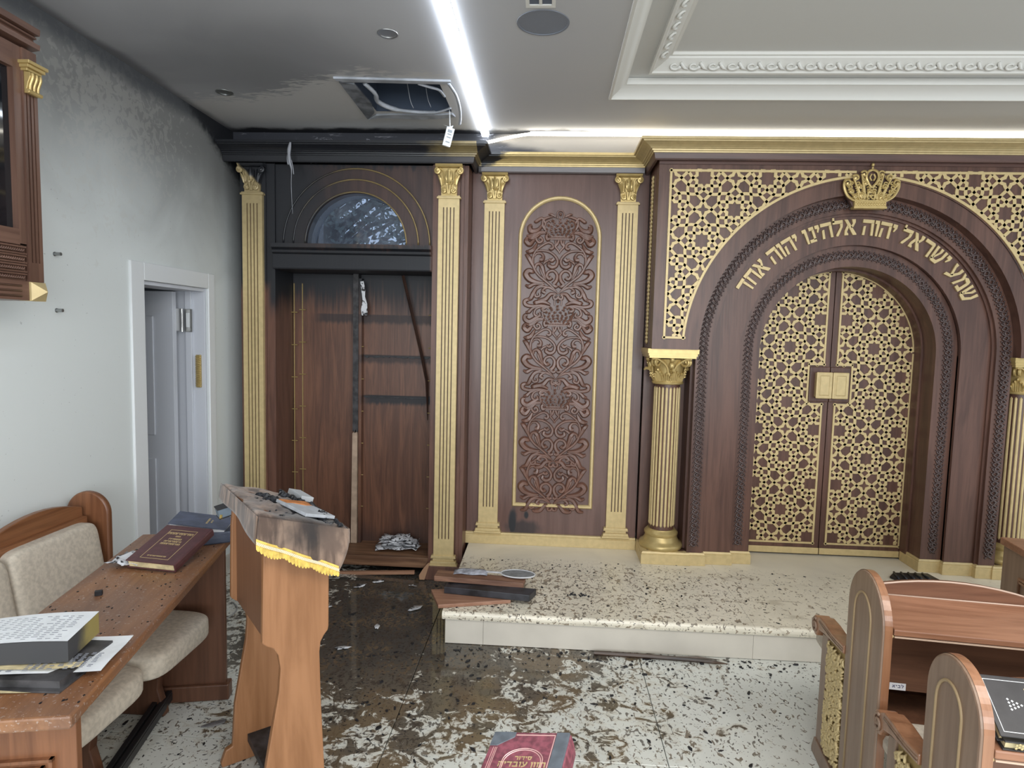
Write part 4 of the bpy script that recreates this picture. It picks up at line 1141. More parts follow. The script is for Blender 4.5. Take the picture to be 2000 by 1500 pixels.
# columns
def column(label, x, y):
    t = thing('fluted_column', label, 'column', (x, y, ZP+.085), group=None)
    zb = ZP+.085; R = .088
    bs = [(.140, 0), (.146, .012), (.147, .024), (.140, .036), (.122, .044), (.116, .056), (.108, .074), (.106, .082), (.112, .092), (.113, .104), (.105, .114), (.096, .120), (.092, .128)]
    build('base', M().lathe(bs, (0, 0, 0), 40), G_dark, t, smooth=True, auto=40)
    z0, z1 = .128, 1.385-zb
    build('shaft', M().lathe([(R-.006, z0), (R-.006, z1)], (0, 0, 0), 40), W_arch, t, smooth=True, auto=40)
    fl_ = None
    for k in range(20):
        a = 2*pi*k/20+.1
        q = M(); wv = .0085
        c_, s_ = cos(a), sin(a)
        pr = [(-wv, 0), (-wv*.7, .005), (0, .0065), (wv*.7, .005), (wv, 0)]
        base = len(q.v)
        for zz, sc in ((z0+.020, .2), (z0+.030, 1), (z1-.028, 1), (z1-.018, .2)):
            for d, h_ in pr: q.v.append(((R-.007+h_*sc)*c_-d*sc*s_, (R-.007+h_*sc)*s_+d*sc*c_, zz))
        for i in range(3):
            for j in range(4): q.f.append((i*5+j, (i+1)*5+j, (i+1)*5+j+1, i*5+j+1))
        build('fillet', q, G_gold, t)
    zc = 1.385-zb; hc = 1.621-1.385
    cp_ = M().lathe([(.098, 0), (.104, .006), (.104, .014), (.096, .018), (.094, .03), (.096, .08), (.104, .13), (.122, .168)], (0, 0, zc), 32)
    cp_.add(*(lambda q: (q.v, q.f))(M().box(-.150, -.150, zc+.176, .150, .150, zc+.190).box(-.156, -.156, zc+.190, .156, .156, zc+.206).box(-.163, -.163, zc+.206, .163, .163, zc+hc)))
    for k in range(12):
        a = 2*pi*k/12+.26; c_, s_ = cos(a), sin(a); up = .085 if k % 2 else .055
        for d in (-.3, -.15, 0, .15, .3):
            ca, sa = cos(a+d*.75), sin(a+d*.75); u_ = up*(1-abs(d)*1.3)
            cp_.tube(spline([(ca*.094, sa*.094, zc+.020), (ca*.102, sa*.102, zc+.020+u_*.6), (ca*(.112), sa*(.112), zc+.020+u_), (ca*.120, sa*.120, zc+.016+u_*.9)], 2), [.005, .006, .007, .007, .006, .005, .004], 5)
    for k in range(4):
        a = pi/4+k*pi/2; c_, s_ = cos(a), sin(a)
        for sg in (-1, 1):
            P = [((.165-.030*(1-.8*t))*c_+ (.030*(1-.8*t)*cos(t*9+2.2))*c_ - sg*.012*s_, (.165-.030*(1-.8*t))*s_+(.030*(1-.8*t)*cos(t*9+2.2))*s_ + sg*.012*c_, zc+.148+.030*(1-.8*t)*sin(t*9+2.2)) for t in [i/20 for i in range(21)]]
            cp_.tube(P, .0085, 6)
            ax = a+sg*.62
            cp_.tube(spline([(.105*cos(ax), .105*sin(ax), zc+.075), (.116*cos(a+sg*.5), .116*sin(a+sg*.5), zc+.125), (.150*cos(a+sg*.16), .150*sin(a+sg*.16), zc+.168), (.172*c_, .172*s_, zc+.170)], 4), .0075, 5)
        b_ = k*pi/2
        cp_.ball((.118*cos(b_), .118*sin(b_), zc+.125), .020, .020, .026, 8, 6); cp_.ball((.134*cos(b_), .134*sin(b_), zc+.165), .016, .016, .016, 8, 6)
        cp_.tube([(.10*cos(b_), .10*sin(b_), zc+.08), (.125*cos(b_), .125*sin(b_), zc+.10), (.150*cos(b_+.05), .150*sin(b_+.05), zc+.102), (.158*cos(b_), .158*sin(b_), zc+.09)], [.010, .012, .010, .006], 6)
    build('capital', cp_, G_carv, t, smooth=True, auto=45)
    return t
column('round fluted gold column in front of the ark, nearest the carved panel', .804, 4.250)
column('round fluted gold column on the far side of the ark, cut by the picture edge', 2*XC-.804, 4.250)

# ================================================================== ceiling fittings
t = thing('light_strip', 'cool white light strip running along the ceiling towards the burnt corner', 'light strip', (-.4625, 2.6, ZC))
build('diffuser', M().box(-.0215, -3.4, -.020, .0215, 1.68, -.002), LED_C, t)
build('channel', M().box(-.027, -3.4, -.003, -.0225, 1.68, -.0005).box(.0225, -3.4, -.003, .027, 1.68, -.0005), WHITE, t)
t = thing('light_strip', 'warm white light strip above the ark cornice, its loose end sagging to the burnt corner', 'light strip', (1.0, 4.21, ZC-.02))
m_ = M().box(-1.16, -.010, -.010, 2.9, .012, .012)
pp = spline([(-1.15, 0, 0), (-1.22, .012, -.006), (-1.32, .04, -.016), (-1.40, .055, -.030), (-1.455, .06, -.040)], 6)
m_.tube(pp, .0095, 6)
build('diffuser', m_, LED_W, t)
for i, (x, y) in enumerate(DLS):
    t = thing('downlight', ('unlit recessed downlight close to the white wall', 'unlit recessed downlight between the wall and the light strip')[i], 'downlight', (x, y, ZC), group='recessed ceiling downlights')
    build('trim_ring', M().lathe([(.037, .001), (.037, -.003), (.046, -.003), (.047, -.0008), (.040, -.0005)], (0, 0, 0), 28), CHROME if i == 0 else STEEL, t, smooth=True, auto=40)
    build('reflector', M().lathe([(.0365, 0), (.033, .03), (.026, .06), (.020, .075)], (0, 0, 0), 28), plain('downlight_reflector', (.85, .78, .66), .35), t, smooth=True, auto=60)
    build('lamp', M().lathe([(.0, .050), (.018, .052), (.019, .074)], (0, 0, 0), 20), plain('lamp_glass', (.75, .68, .55), .3), t, smooth=True)
BLU = plain('speaker_grey', (.10, .12, .16), .6)
t = thing('ceiling_speaker', 'round dark grey ceiling speaker beside the cool light strip', 'speaker', (SPK[0], SPK[1], ZC))
build('rim', M().lathe([(.103, .002), (.103, -.003), (.112, -.003), (.113, -.0008), (.104, -.0006)], (0, 0, 0), 40), plain('speaker_rim', (.20, .22, .26), .5), t, smooth=True, auto=40)
build('basket', M().lathe([(.1025, 0), (.100, .012), (.086, .014), (.080, .030), (.055, .050), (.055, .06)], (0, 0, 0), 40), BLU, t, smooth=True, auto=40)
build('cone', M().lathe([(.056, .034), (.052, .030), (.040, .044), (.018, .052)], (0, 0, 0), 32), plain('speaker_cone', (.22, .24, .28), .5), t, smooth=True)
build('dust_cap', M().ball((0, 0, .046), .020, .020, .012, 14, 8), BLU, t, smooth=True)
t = thing('ceiling_vent', 'small square white ceiling vent just past the speaker', 'vent', (-.072, 2.575, ZC))
build('frame', M().box(-.06, .055, -.006, .06, .075, -.0008).box(-.06, -.075, -.006, .06, -.055, -.0008).box(-.06, -.055, -.006, -.045, .055, -.0008).box(.045, -.055, -.006, .06, .055, -.0008).box(-.006, -.055, -.005, .006, .055, -.0008), PLASTERH, t)
build('slot', M().box(-.044, -.054, -.002, -.007, .054, -.0008), BLU, t); build('slot', M().box(.007, -.054, -.002, .044, .054, -.0008), BLU, t)
# hatch with torn liner
HAT = plain('sooty_plastic', (.36, .38, .42), .5, noise=.25, nsc=9)
DUCT = plain('dark_duct', (.055, .075, .115), .7)
t = thing('ceiling_hatch', 'open ceiling hatch with warped sooty frame and torn liner', 'hatch', (-.86, 3.66, ZC))
L_ = lambda mb: M().add([(p[0]+.86, p[1]-3.66, p[2]-ZC) for p in mb.v], mb.f)
dz1 = 3.44
build('duct', L_(M().box(HX0-.02, HY0-.02, ZC+.001, HX0-.001, HY1+.02, dz1).box(HX1+.001, HY0-.02, ZC+.001, HX1+.02, HY1+.02, dz1).box(HX0-.001, HY0-.02, ZC+.001, HX1+.001, HY0-.001, dz1).box(HX0-.001, HY1+.001, ZC+.001, HX1+.001, HY1+.02, dz1).box(HX0-.02, HY0-.02, dz1, HX1+.02, HY1+.02, dz1+.01)), DUCT, t)
f_ = M().prism([(-1.172, 3.345), (-.556, 3.385), (-.560, 3.420), (-1.165, 3.378)], (0, 0, ZC-.012), (1, 0, 0), (0, 1, 0), (0, 0, .0112))
f_.prism([(-1.165, 3.382), (-.57, 3.424), (-.60, 3.432), (-1.14, 3.402)], (0, 0, ZC-.008), (1, 0, 0), (0, 1, 0), (0, 0, .0072))
build('frame_strip', L_(f_), HAT, t)
build('frame_strip', L_(M().prism([(-1.160, 3.40), (-1.085, 3.43), (-1.075, 3.72), (-1.10, 3.87), (-1.175, 3.985), (-1.168, 3.7)], (0, 0, ZC-.009), (1, 0, 0), (0, 1, 0), (0, 0, .0082))), plain('sooty_plastic_dark', (.16, .17, .19), .6, noise=.5, nsc=12), t)
far = [(-1.17, 3.985), (-1.10, 3.91), (-1.0, 3.895), (-.85, 3.90), (-.70, 3.895), (-.625, 3.88), (-.612, 3.93), (-.72, 3.965), (-.85, 3.975), (-1.0, 3.96), (-1.10, 3.955)]
build('frame_strip', L_(M().prism(far, (0, 0, ZC-.011), (1, 0, 0), (0, 1, 0), (0, 0, .0102))), HAT, t)
rg_ = spline([(-.57, 3.40, ZC-.012), (-.552, 3.55, ZC-.018), (-.560, 3.75, ZC-.02), (-.578, 3.90, ZC-.03), (-.590, 3.955, ZC-.045)], 6)
build('frame_strip', L_(M().tube(rg_, .009, 5)), HAT, t, smooth=True)
ln_ = M()
ln_.tube(spline([(-1.03, 3.43, ZC-.002), (-1.005, 3.55, ZC-.012), (-1.02, 3.66, ZC-.015), (-.96, 3.76, ZC-.02), (-.86, 3.82, ZC-.016), (-.74, 3.845, ZC-.012), (-.68, 3.84, ZC-.005), (-.62, 3.80, ZC)], 6), [.012]*8+[.014]*12+[.010]*12+[.006]*11, 6)
ln_.tube(spline([(-.74, 3.435, ZC-.002), (-.68, 3.47, ZC-.008), (-.64, 3.52, ZC-.004), (-.628, 3.62, ZC)], 5), .008, 5)
ln_.tube(spline([(-.86, 3.70, ZC+.1), (-.85, 3.74, ZC+.02), (-.84, 3.78, ZC-.01)], 5), .0022, 4)
ln_.tube(spline([(-.75, 3.66, ZC+.12), (-.745, 3.72, ZC+.03), (-.735, 3.78, ZC-.005)], 5), .0018, 4)
build('torn_liner', L_(ln_), HAT, t, smooth=True)
t = thing('hanging_switch_box', 'white electrical box dangling on its cable from the ceiling hatch', 'switch box', (-.640, 3.88, 3.012))
build('cable', M().tube([(.003, -.03, .03), (.002, -.01, -.01), (.002, 0, -.060), (.004, .002, -.085)], .0036, 6), WHITE, t, smooth=True)
bx_ = M().box(-.024, -.012, -.055, .024, .012, .055).box(-.019, -.0135, -.048, .019, -.0115, .048)
bx_.xf(Matrix.Translation((-.006, 0, -.138)) @ Matrix.Rotation(radians(14), 4, 'Y') @ Matrix.Rotation(radians(18), 4, 'Z'))
WBOX = plain('white_plastic', (.82, .84, .85), .35)
build('box', bx_, WBOX, t, bevel=.003)
k_ = M()
for z in (-.034, -.006, .012): k_.box(-.012, -.0165, z, .014, -.0134, z+.006)
k_.box(-.014, -.0160, .026, .013, -.0134, .042)
build('terminal_marks', k_.xf(Matrix.Translation((-.006, 0, -.138)) @ Matrix.Rotation(radians(14), 4, 'Y') @ Matrix.Rotation(radians(18), 4, 'Z')), plain('terminal_grey', (.25, .27, .29), .4), t)
build('bracket', M().prism([(-.04, .012), (-.002, 0), (.022, .006), (.012, -.020), (-.016, -.018), (-.006, .0)], (0, 0, -.075), (1, 0, 0), (0, 0, 1), (0, .002, 0)), WBOX, t)

# ================================================================== display cabinet on the left wall
XF = -1.955
dc = thing('display_cabinet', 'wooden wall cabinet with glass door, fluted edge and gold corner block', 'cabinet', (XW+.12, 1.7, 1.775))
D_ = lambda mb: M().add([(p[0]-XW-.12, p[1]-1.7, p[2]-1.775) for p in mb.v], mb.f)
W_cab = wood('cabinet_wood', (.105, .054, .038), (.175, .095, .067), 'z', .9, .35)
W_caby = wood('cabinet_rail_wood', (.110, .056, .040), (.18, .098, .070), 'y', .9, .35)
Y0c, Y1c = .95, 2.340
build('carcass', D_(M().box(XW+.001, Y0c, 1.777, XF-.052, Y1c, 2.70)), W_cab, dc)
build('front_stile', D_(M().box(XF-.051, 2.240, 1.98, XF-.012, 2.276, 2.70)), W_cab, dc)
build('top_rail', D_(M().box(XF-.051, Y0c, 2.617, XF-.012, 2.240, 2.70)), W_caby, dc)
build('bottom_rail', D_(M().box(XF-.051, Y0c, 1.981, XF-.010, 2.240, 2.038)), W_caby, dc)
CGL, nt, b_ = mat('cabinet_glass'); b_.inputs['Base Color'].default_value = (.010, .011, .014, 1); b_.inputs['Roughness'].default_value = .05; b_.inputs['Specular IOR Level'].default_value = .7
build('glass_pane', D_(M().box(XF-.045, Y0c, 2.038, XF-.035, 2.240, 2.617)), CGL, dc)
fp = M().box(XF-.051, 2.276, 1.848, XF-.006, Y1c, 1.92).box(XF-.051, 2.276, 2.54, XF-.006, Y1c, 2.70)
ed = [2.276, 2.287, 2.293, 2.303, 2.309, 2.319, 2.325, Y1c]
for i in range(0, 8, 2): fp.box(XF-.051, ed[i], 1.92, XF-.006, ed[i+1], 2.54)
fp.box(XF-.051, 2.277, 1.92, XF-.014, Y1c-.001, 2.54)
build('fluted_pilaster', D_(fp), W_cab, dc)
gc = M().box(XF-.045, 2.262, 2.640, XF+.030, 2.355, 2.652).box(XF-.045, 2.268, 2.628, XF+.022, 2.349, 2.640).box(XF-.045, 2.274, 2.618, XF+.012, 2.343, 2.628)
gc.prism([(-.006, 2.618), (.016, 2.615), (.020, 2.600), (.010, 2.578), (.004, 2.556), (.012, 2.548), (.010, 2.540), (-.006, 2.540)], (XF, 2.280, 0), (1, 0, 0), (0, 0, 1), (0, .056, 0))
for yy in (2.290, 2.308, 2.326): gc.tube(spline([(XF+.020, yy, 2.612), (XF+.020, yy, 2.595), (XF+.010, yy, 2.57), (XF+.008, yy, 2.552)], 3), .006, 5)
gc.tube([(XF+.010, 2.276, 2.546), (XF+.010, 2.340, 2.546)], .008, 8)
build('gold_capital', D_(gc), G_carv, dc, bevel=.0015)
cb_ = M().box(XF-.051, 2.274, 1.776, XF-.004, 2.344, 1.847); pk = (XF+.034, 2.309, 1.812)
cb_.add([(XF-.0035, 2.275, 1.777), (XF-.0035, 2.343, 1.777), (XF-.0035, 2.343, 1.846), (XF-.0035, 2.275, 1.846), pk], [(0, 1, 4), (1, 2, 4), (2, 3, 4), (3, 0, 4)])
build('gold_corner_block', D_(cb_), G_gold, dc)
build('lower_rail', D_(M().box(XF-.051, Y0c, 1.777, XF-.010, 2.273, 1.848)), W_caby, dc)
flr = M()
for z in (1.792, 1.811, 1.830): flr.tube([(XF-.010, Y0c, z), (XF-.010, 2.238, z)], .0045, 6)
build('reeding', D_(flr), W_caby, dc, smooth=True)
build('moulded_panel', D_(M().box(XF-.051, Y0c, 1.849, XF-.022, 2.273, 1.980)), W_caby, dc)
for k in range(4):
    zc_ = 1.862+k*.0335; q = M()
    for ph in (0, pi):
        P = []
        for i in range(150): 
            yy = 1.80+i*.0031; P.append((XF-.016+.004*cos(yy*330+ph), yy, zc_+.004*sin(yy*330+ph)))
        q.tube(P, .0036, 5)
    build('rope_moulding', D_(q), W_caby, dc, smooth=True)
    build('flat_moulding', D_(M().box(XF-.024, Y0c, zc_+.009, XF-.014, 2.272, zc_+.015).box(XF-.024, Y0c, zc_+.018, XF-.012, 2.272, zc_+.023)), W_caby, dc)
cpf = [(0, 2.701), (.010, 2.701), (.012, 2.712), (.052, 2.718), (.054, 2.736), (.030, 2.748), (.026, 2.756), (.040, 2.758), (.040, 2.764), (.026, 2.768), (.054, 2.770), (.056, 2.792), (0, 2.793)]
build('cornice', D_(M().prism([(a, z) for a, z in cpf], (XF-.05, Y0c, 0), (1, 0, 0), (0, 0, 1), (0, 2.350-Y0c, 0)).box(XW+.001, Y0c, 2.701, XF-.051, 2.350, 2.792)), W_caby, dc)
for i, z in enumerate((1.998, 1.750)):
    q = M().tube([(XW+.0005, 2.682, z), (XW+.030, 2.682, z)], .0075, 12).tube([(XW+.030, 2.682, z), (XW+.031, 2.682, z)], .0045, 8)
    q.tube([(XW+.0005, 2.682, z), (XW+.002, 2.682, z)], .010, 12)
    build('wall_bolt', q, CHROME, smooth=True, auto=40, label=('upper', 'lower')[i]+' of two steel bolts left in the white wall beside the cabinet', cat='bolt', group='wall bolts')

# ================================================================== bench along the wall
bn = thing('bench', 'upholstered oatmeal bench with arched wooden back along the white wall', 'bench', (-1.8, 1.9, 0))
Bb = lambda mb: M().add([(p[0]+1.8, p[1]-1.9, p[2]) for p in mb.v], mb.f)
ebp = [(-2.190, .001), (-2.190, .828)]+arc(-2.089, .828, .101, 180, 0, 20)+[(-1.988, .60), (-1.95, .45), (-1.95, .001)]
build('end_board', Bb(M().prism(ebp, (0, 2.690, 0), (1, 0, 0), (0, 0, 1), (0, .03, 0))), W_bench, bn, bevel=.008)
def cushion(nx, ny, fn):
    mb = M(); vs = [fn(i/nx, j/ny) for j in range(ny+1) for i in range(nx+1)]
    return mb.add(vs, [(j*(nx+1)+i, j*(nx+1)+i+1, (j+1)*(nx+1)+i+1, (j+1)*(nx+1)+i) for j in range(ny) for i in range(nx)])
def pad(name, x0, x1, y0, y1, z0, z1, lean=0, rnd=.25):
    """rounded upholstered block; lean shifts the top towards the wall"""
    mb = M(); n = 24
    def sq(u): return (abs(u)**rnd)*(1 if u >= 0 else -1)
    vs = []
    for j in range(n+1):
        ph = -pi/2+pi*j/n
        for i in range(2*n):
            th = 2*pi*i/(2*n)
            X, Y, Z = sq(cos(ph))*sq(cos(th)), sq(cos(ph))*sq(sin(th)), sq(sin(ph))
            vs.append(((x0+x1)/2+X*(x1-x0)/2+lean*(Z+1)/2, (y0+y1)/2+Y*(y1-y0)/2, (z0+z1)/2+Z*(z1-z0)/2))
    k = 2*n
    mb.add(vs, [(j*k+i, j*k+(i+1) % k, (j+1)*k+(i+1) % k, (j+1)*k+i) for j in range(n) for i in range(k)])
    return mb
sy = [2.665, 2.19, 1.715, 1.24]
for a, b in zip(sy, sy[1:]):
    mid, hw = (a+b)/2, (a-b)/2
    top = [(b, .78), (a, .78), (a, .865)]+[(mid+hw*u, .865+.045*(1-u*u)) for u in (.8, .6, .4, .2, 0, -.2, -.4, -.6, -.8)]+[(b, .865)]
    build('back_rail', Bb(M().prism(top, (-2.118, 0, 0), (0, 1, 0), (0, 0, 1), (.028, 0, 0))), W_benchy, bn, bevel=.004)
    build('back_batten', Bb(M().box(-2.09, b+.002, .785, -2.066, a-.002, .826)), W_benchy, bn, bevel=.004)
    build('back_cushion', Bb(pad('b', -2.085, -1.955, b+.003, a-.003, .49, .812, lean=-.055)), FABRIC, bn, smooth=True)
for a, b in ((2.565, 2.135), (2.128, 1.70), (1.693, 1.26)):
    build('seat_cushion', Bb(pad('s', -1.99, -1.412, b, a, .355, .468, rnd=.34)), FABRIC, bn, smooth=True)
for y in (2.50, 2.10, 1.35):
    lg = [(-1.93, .001), (-1.93, .05), (-1.88, .07), (-1.86, .36), (-1.62, .36), (-1.65, .12), (-1.63, .05), (-1.62, .001)]
    build('leg', Bb(M().prism(lg, (0, y, 0), (1, 0, 0), (0, 0, 1), (0, .04, 0))), W_tabled, bn, bevel=.004)
build('back_board', Bb(M().box(-2.135, 1.24, .30, -2.119, 2.69, .80)), W_benchy, bn)
build('end_board', Bb(M().prism(ebp, (0, 1.20, 0), (1, 0, 0), (0, 0, 1), (0, .03, 0))), W_bench, bn, bevel=.008)

# ================================================================== long narrow table
TA = radians(12.2)
tb = thing('long_table', 'long narrow wooden table dusted with ash in front of the bench', 'table', (-1.470, 2.023, 0), TA)
build('top', M().box(-.1975, -.7025, .715, .1975, .7025, .750), W_dust, tb, bevel=.006)
build('end_panel', M().box(-.170, .615, .06, .175, .642, .714), W_tabled, tb, bevel=.003)
build('end_panel', M().box(-.185, -.655, .06, .185, -.628, .714), W_bench, tb, bevel=.003)
rf = M()
for a in (0, .022): 
    rf.box(-.135+a, -.668+a*.1, .16+a, .135-a, -.6545, .168+a).box(-.135+a, -.668+a*.1, .612-a, .135-a, -.6545, .620-a)
    rf.box(-.135+a, -.668+a*.1, .16+a, -.127+a, -.6545, .62-a).box(.127-a, -.668+a*.1, .16+a, .135-a, -.6545, .62-a)
build('panel_moulding', rf, W_bench, tb)
build('foot', M().box(-.195, .595, .001, .192, .655, .075), W_tabled, tb, bevel=.006)
build('foot', M().box(-.195, -.668, .001, .192, -.608, .075), W_tabled, tb, bevel=.006)
build('apron', M().box(-.16, -.62, .64, -.14, .61, .714), W_tabled, tb)
rl = M().box(-.10, -.60, .020, -.045, .594, .055)
for a in (-.098, -.068): rl.box(a, -.60, .055, a+.022, .594, .066)
build('foot_rail', rl, plain('black_rail', (.012, .012, .014), .4), tb, bevel=.003, label='black ribbed foot rail')

# ================================================================== books
def book(name, label, w, h, t, cover, loc, rot, spine=1, edge=PAPERB, group=None, cat='book', texts=(), frame=None, ink=None, spine_mat=None):
    """lying flat: w along x, h along y, t up; spine at x = spine*w/2"""
    b = thing(name, label, cat, loc, 0, group); b.rotation_euler = [radians(a) for a in rot]
    c = .0035
    build('page_block', M().box(-w/2+(.002 if spine < 0 else .006), -h/2+.006, c, w/2-(.002 if spine > 0 else .006), h/2-.006, t-c), edge, b)
    xs_ = w/2*spine
    cv = M().box(-w/2, -h/2, 0, w/2, h/2, c).box(-w/2, -h/2, t-c, w/2, h/2, t)
    build('cover', cv, cover, b, bevel=.0012)
    sp_ = M().prism([(0, 0), (spine*.004, t*.12), (spine*.005, t*.5), (spine*.004, t*.88), (0, t), (-spine*.002, t), (-spine*.002, 0)], (xs_, -h/2, 0), (1, 0, 0), (0, 0, 1), (0, h, 0))
    build('spine', sp_, spine_mat or cover, b)
    if frame:
        x0, y0, x1, y1, th = frame; f = M()
        f.box(x0, y0, t, x1, y0+th, t+.0006).box(x0, y1-th, t, x1, y1, t+.0006).box(x0, y0+th, t, x0+th, y1-th, t+.0006).box(x1-th, y0+th, t, x1, y1-th, t+.0006)
        build('cover_border', f, ink, b)
    if texts:
        q = M()
        for tx, hh_, yy in texts:
            if tx[0] == '#':      # worn, illegible line of lettering
                n_ = int(tx[1:]); r_ = random.Random(n_)
                for i in range(n_):
                    x_ = (i-n_/2)*hh_*.95
                    q.box(x_, yy, t, x_+hh_*.22, yy+hh_, t+.0006).box(x_+hh_*.2, yy+hh_*.75, t, x_+hh_*.78, yy+hh_, t+.0006)
                    if r_.random() < .7: q.box(x_+hh_*.56, yy, t, x_+hh_*.78, yy+hh_*.8, t+.0006)
            else: text_mb(tx, hh_, .0006, o=(0, yy, t), mb=q)
        build('title', q, ink, b)
    return b
FOIL = gold('gold_foil', (.66, .52, .26), .35, .5); FOILP = plain('pink_foil', (.72, .45, .42), .4, .3)
SILV = plain('silver_foil', (.60, .62, .64), .35, .4)
MAR = plain('maroon_cover', (.085, .030, .034), .35, noise=.15, nsc=50)
MARB = plain('maroon_board', (.20, .055, .075), .5, noise=.35, nsc=90)
SLATE = plain('slate_leather', (.10, .115, .135), .5, noise=.2, nsc=40)
NAVY = plain('navy_cover', (.045, .055, .085), .4, noise=.15, nsc=40)
BLUE = plain('dusty_blue_cover', (.085, .10, .15), .45, noise=.2, nsc=25)
BLKC = plain('black_cover', (.022, .020, .022), .38, noise=.2, nsc=30)
BURNT = plain('burnt_cover', (.05, .048, .050), .55, noise=.6, nsc=18)
# far end of the table
book('book', 'navy blue book lying at the far end of the table, spine outward', .16, .22, .050, NAVY, (-1.455, 2.655, .751), (0, 0, -57.6), spine=1, edge=PAPER)
b2 = book('book', 'dusty blue book leaning on top of the navy one', .15, .235, .030, BLUE, (-1.520, 2.640, .806), (9, -4, 103), spine=1, edge=PAPER, texts=(('#8', .008, -.030), ('#5', .007, -.046)), ink=FOIL)
b1 = book('book', 'maroon book with gold frame leaning on the blue books', .205, .245, .034, MAR, (-1.492, 2.375, .790), (16, 1, -5), spine=1, texts=(('#9', .013, .062), ('#3', .008, .046), ('#6', .010, .026), ('#8', .010, .010), ('#9', .010, -.006), ('#14', .006, -.084)), frame=(-.060, -.098, .060, .092, .0018), ink=FOIL)
q = rumple(-1.625, 2.335, .13, .13, .7505, 1, 9)
heap('loose_page', 'torn white page poking out from under the maroon book', 'paper', q, ASHP, .001)
# near end: burnt open book pile
ob = thing('burnt_book', 'charred book with loose white pages lying under the open one on the table', 'book', (-1.36, 1.60, .751), TA)
build('cover', M().box(-.12, -.145, 0, .128, .10, .005).xf(Matrix.Rotation(radians(-9), 4, 'Z')), BURNT, ob)
build('page_block', M().box(-.118, -.13, .005, .118, .085, .024).xf(Matrix.Rotation(radians(-9), 4, 'Z')), BURNT, ob)
build('lower_page', cushion(8, 3, lambda u, v: (-.13+.17*u, -.152+.05*v, .003+.002*sin(u*5))), PAPERB, ob)
pg = cushion(10, 8, lambda u, v: (-.16+.33*u, -.115+.20*v+.02*u, .026+.006*sin(u*4+1)+.002*sin(v*6)-.010*max(0, u-.85)))
o = build('loose_page', pg, PAPER, ob, smooth=True)
q = M()
for k in range(15):
    x0 = -.135+.0195*k
    for r_ in range(11): 
        if random.random() < .85: q.box(x0, -.100+r_*.0075, .0335+.0015*sin(k), x0+.013*random.uniform(.6, 1), -.0972+r_*.0075, .0345+.0015*sin(k))
build('print_lines', q, PRINT, ob, kind='stuff')
op = thing('open_book', 'thick open book, white pages up, its fore-edge blackened by fire', 'book', (-1.385, 1.605, .789), TA)
bk = M(); n = 10
for i in range(n+1):
    u = i/n; x = -.155+.26*u; zz = .052+.006*sin(u*3.0)+.004*u
    bk.v += [(x, -.085, 0), (x, -.085, zz), (x, .070+.012*u, zz+.004), (x, .070+.012*u, 0)]
for i in range(n):
    for j in range(4): bk.f.append((i*4+j, i*4+(j+1) % 4, (i+1)*4+(j+1) % 4, (i+1)*4+j))
bk.f += [(0, 1, 2, 3), (n*4+3, n*4+2, n*4+1, n*4)]
EDGE, nt, b_ = mat('smoked_page_edge'); g = N(nt); o_ = g.obj()
k_ = g.rng(g.math('ADD', g.sep(o_)[1], g.math('MULTIPLY', g.noise(o_, 25, 5), .06)), -.01, .06)
g.l(g.mix(k_, (.045, .045, .048), (.30, .24, .08)), b_.inputs['Base Color']); b_.inputs['Roughness'].default_value = .6
build('page_block', bk, EDGE, op)
tp = cushion(12, 6, lambda u, v: (-.158+.264*u, -.088+(.160+.012*u)*v, .0535+.006*sin(u*3.0)+.004*u+.004*v+.001))
build('top_page', tp, PAPER, op, smooth=True)
q = M()
for r_ in range(13):
    for k in range(11):
        if random.random() < .9:
            x0 = -.135+.020*k; u = (x0+.158)/.264; v_ = (r_+1.2)/15.5
            z_ = .0535+.006*sin(u*3.0)+.004*u+.004*v_+.0012
            q.box(x0, -.088+.165*v_, z_, x0+.015*random.uniform(.6, 1.1), -.088+.165*v_+.0018, z_+.0006)
build('print_lines', q, PRINT, op, kind='stuff')
q = cushion(10, 2, lambda u, v: (-.16+.30*u, -.105+.03*v, -.004+.003*sin(u*6)))
build('curled_page', q, PAPERB, op, smooth=True)
q = M().box(-.011, -.008, 0, .011, .008, .016).box(.0112, -.007, .002, .0125, .007, .014)
build('black_clip', q, BLACK, label='tiny black clip lying alone on the table top', cat='clip', loc=(-1.545, 2.032, .751), rz=.5, bevel=.002)
q = M()
for k in range(170):
    a, b = random.uniform(-.19, .19), random.uniform(-.69, .69); r_ = random.uniform(.0012, .0045)
    q.prism([(a+r_*random.uniform(.5, 1.3)*cos(t_), b+r_*1.6*random.uniform(.5, 1.2)*sin(t_)) for t_ in (0, 1.3, 2.6, 3.9, 5.2)], (0, 0, .7503), (1, 0, 0), (0, 1, 0), (0, 0, .001))
build('ash_crumbs', q, BLACK, tb, kind='stuff')

# ================================================================== draped lectern
LTH = radians(40)
lc = thing('lectern', 'wooden lectern under a scorched brown velvet cloth, heavily burnt on top', 'lectern', (-1.185, 2.262, 0), LTH)
prf = [(.006, 1.075), (-.004, .95), (-.009, .669), (.006, .655), (.026, .643), (.042, .615), (.049, .567), (.043, .486), (.023, .374), (0, .240), (-.010, .075), (-.034, .066), (-.052, .018), (-.048, .001),
       (.262, .001), (.265, .018), (.246, .066), (.203, .075), (.198, .160), (.187, .388), (.183, .513), (.181, .587), (.185, .623), (.197, .644), (.210, .658), (.213, .672), (.214, .851), (.222, 1.008)]
for y in (-.450, -.022):
    build('side_board', M().prism(prf, (0, y, 0), (1, 0, 0), (0, 0, 1), (0, .024, 0)), W_lect, lc, bevel=.004)

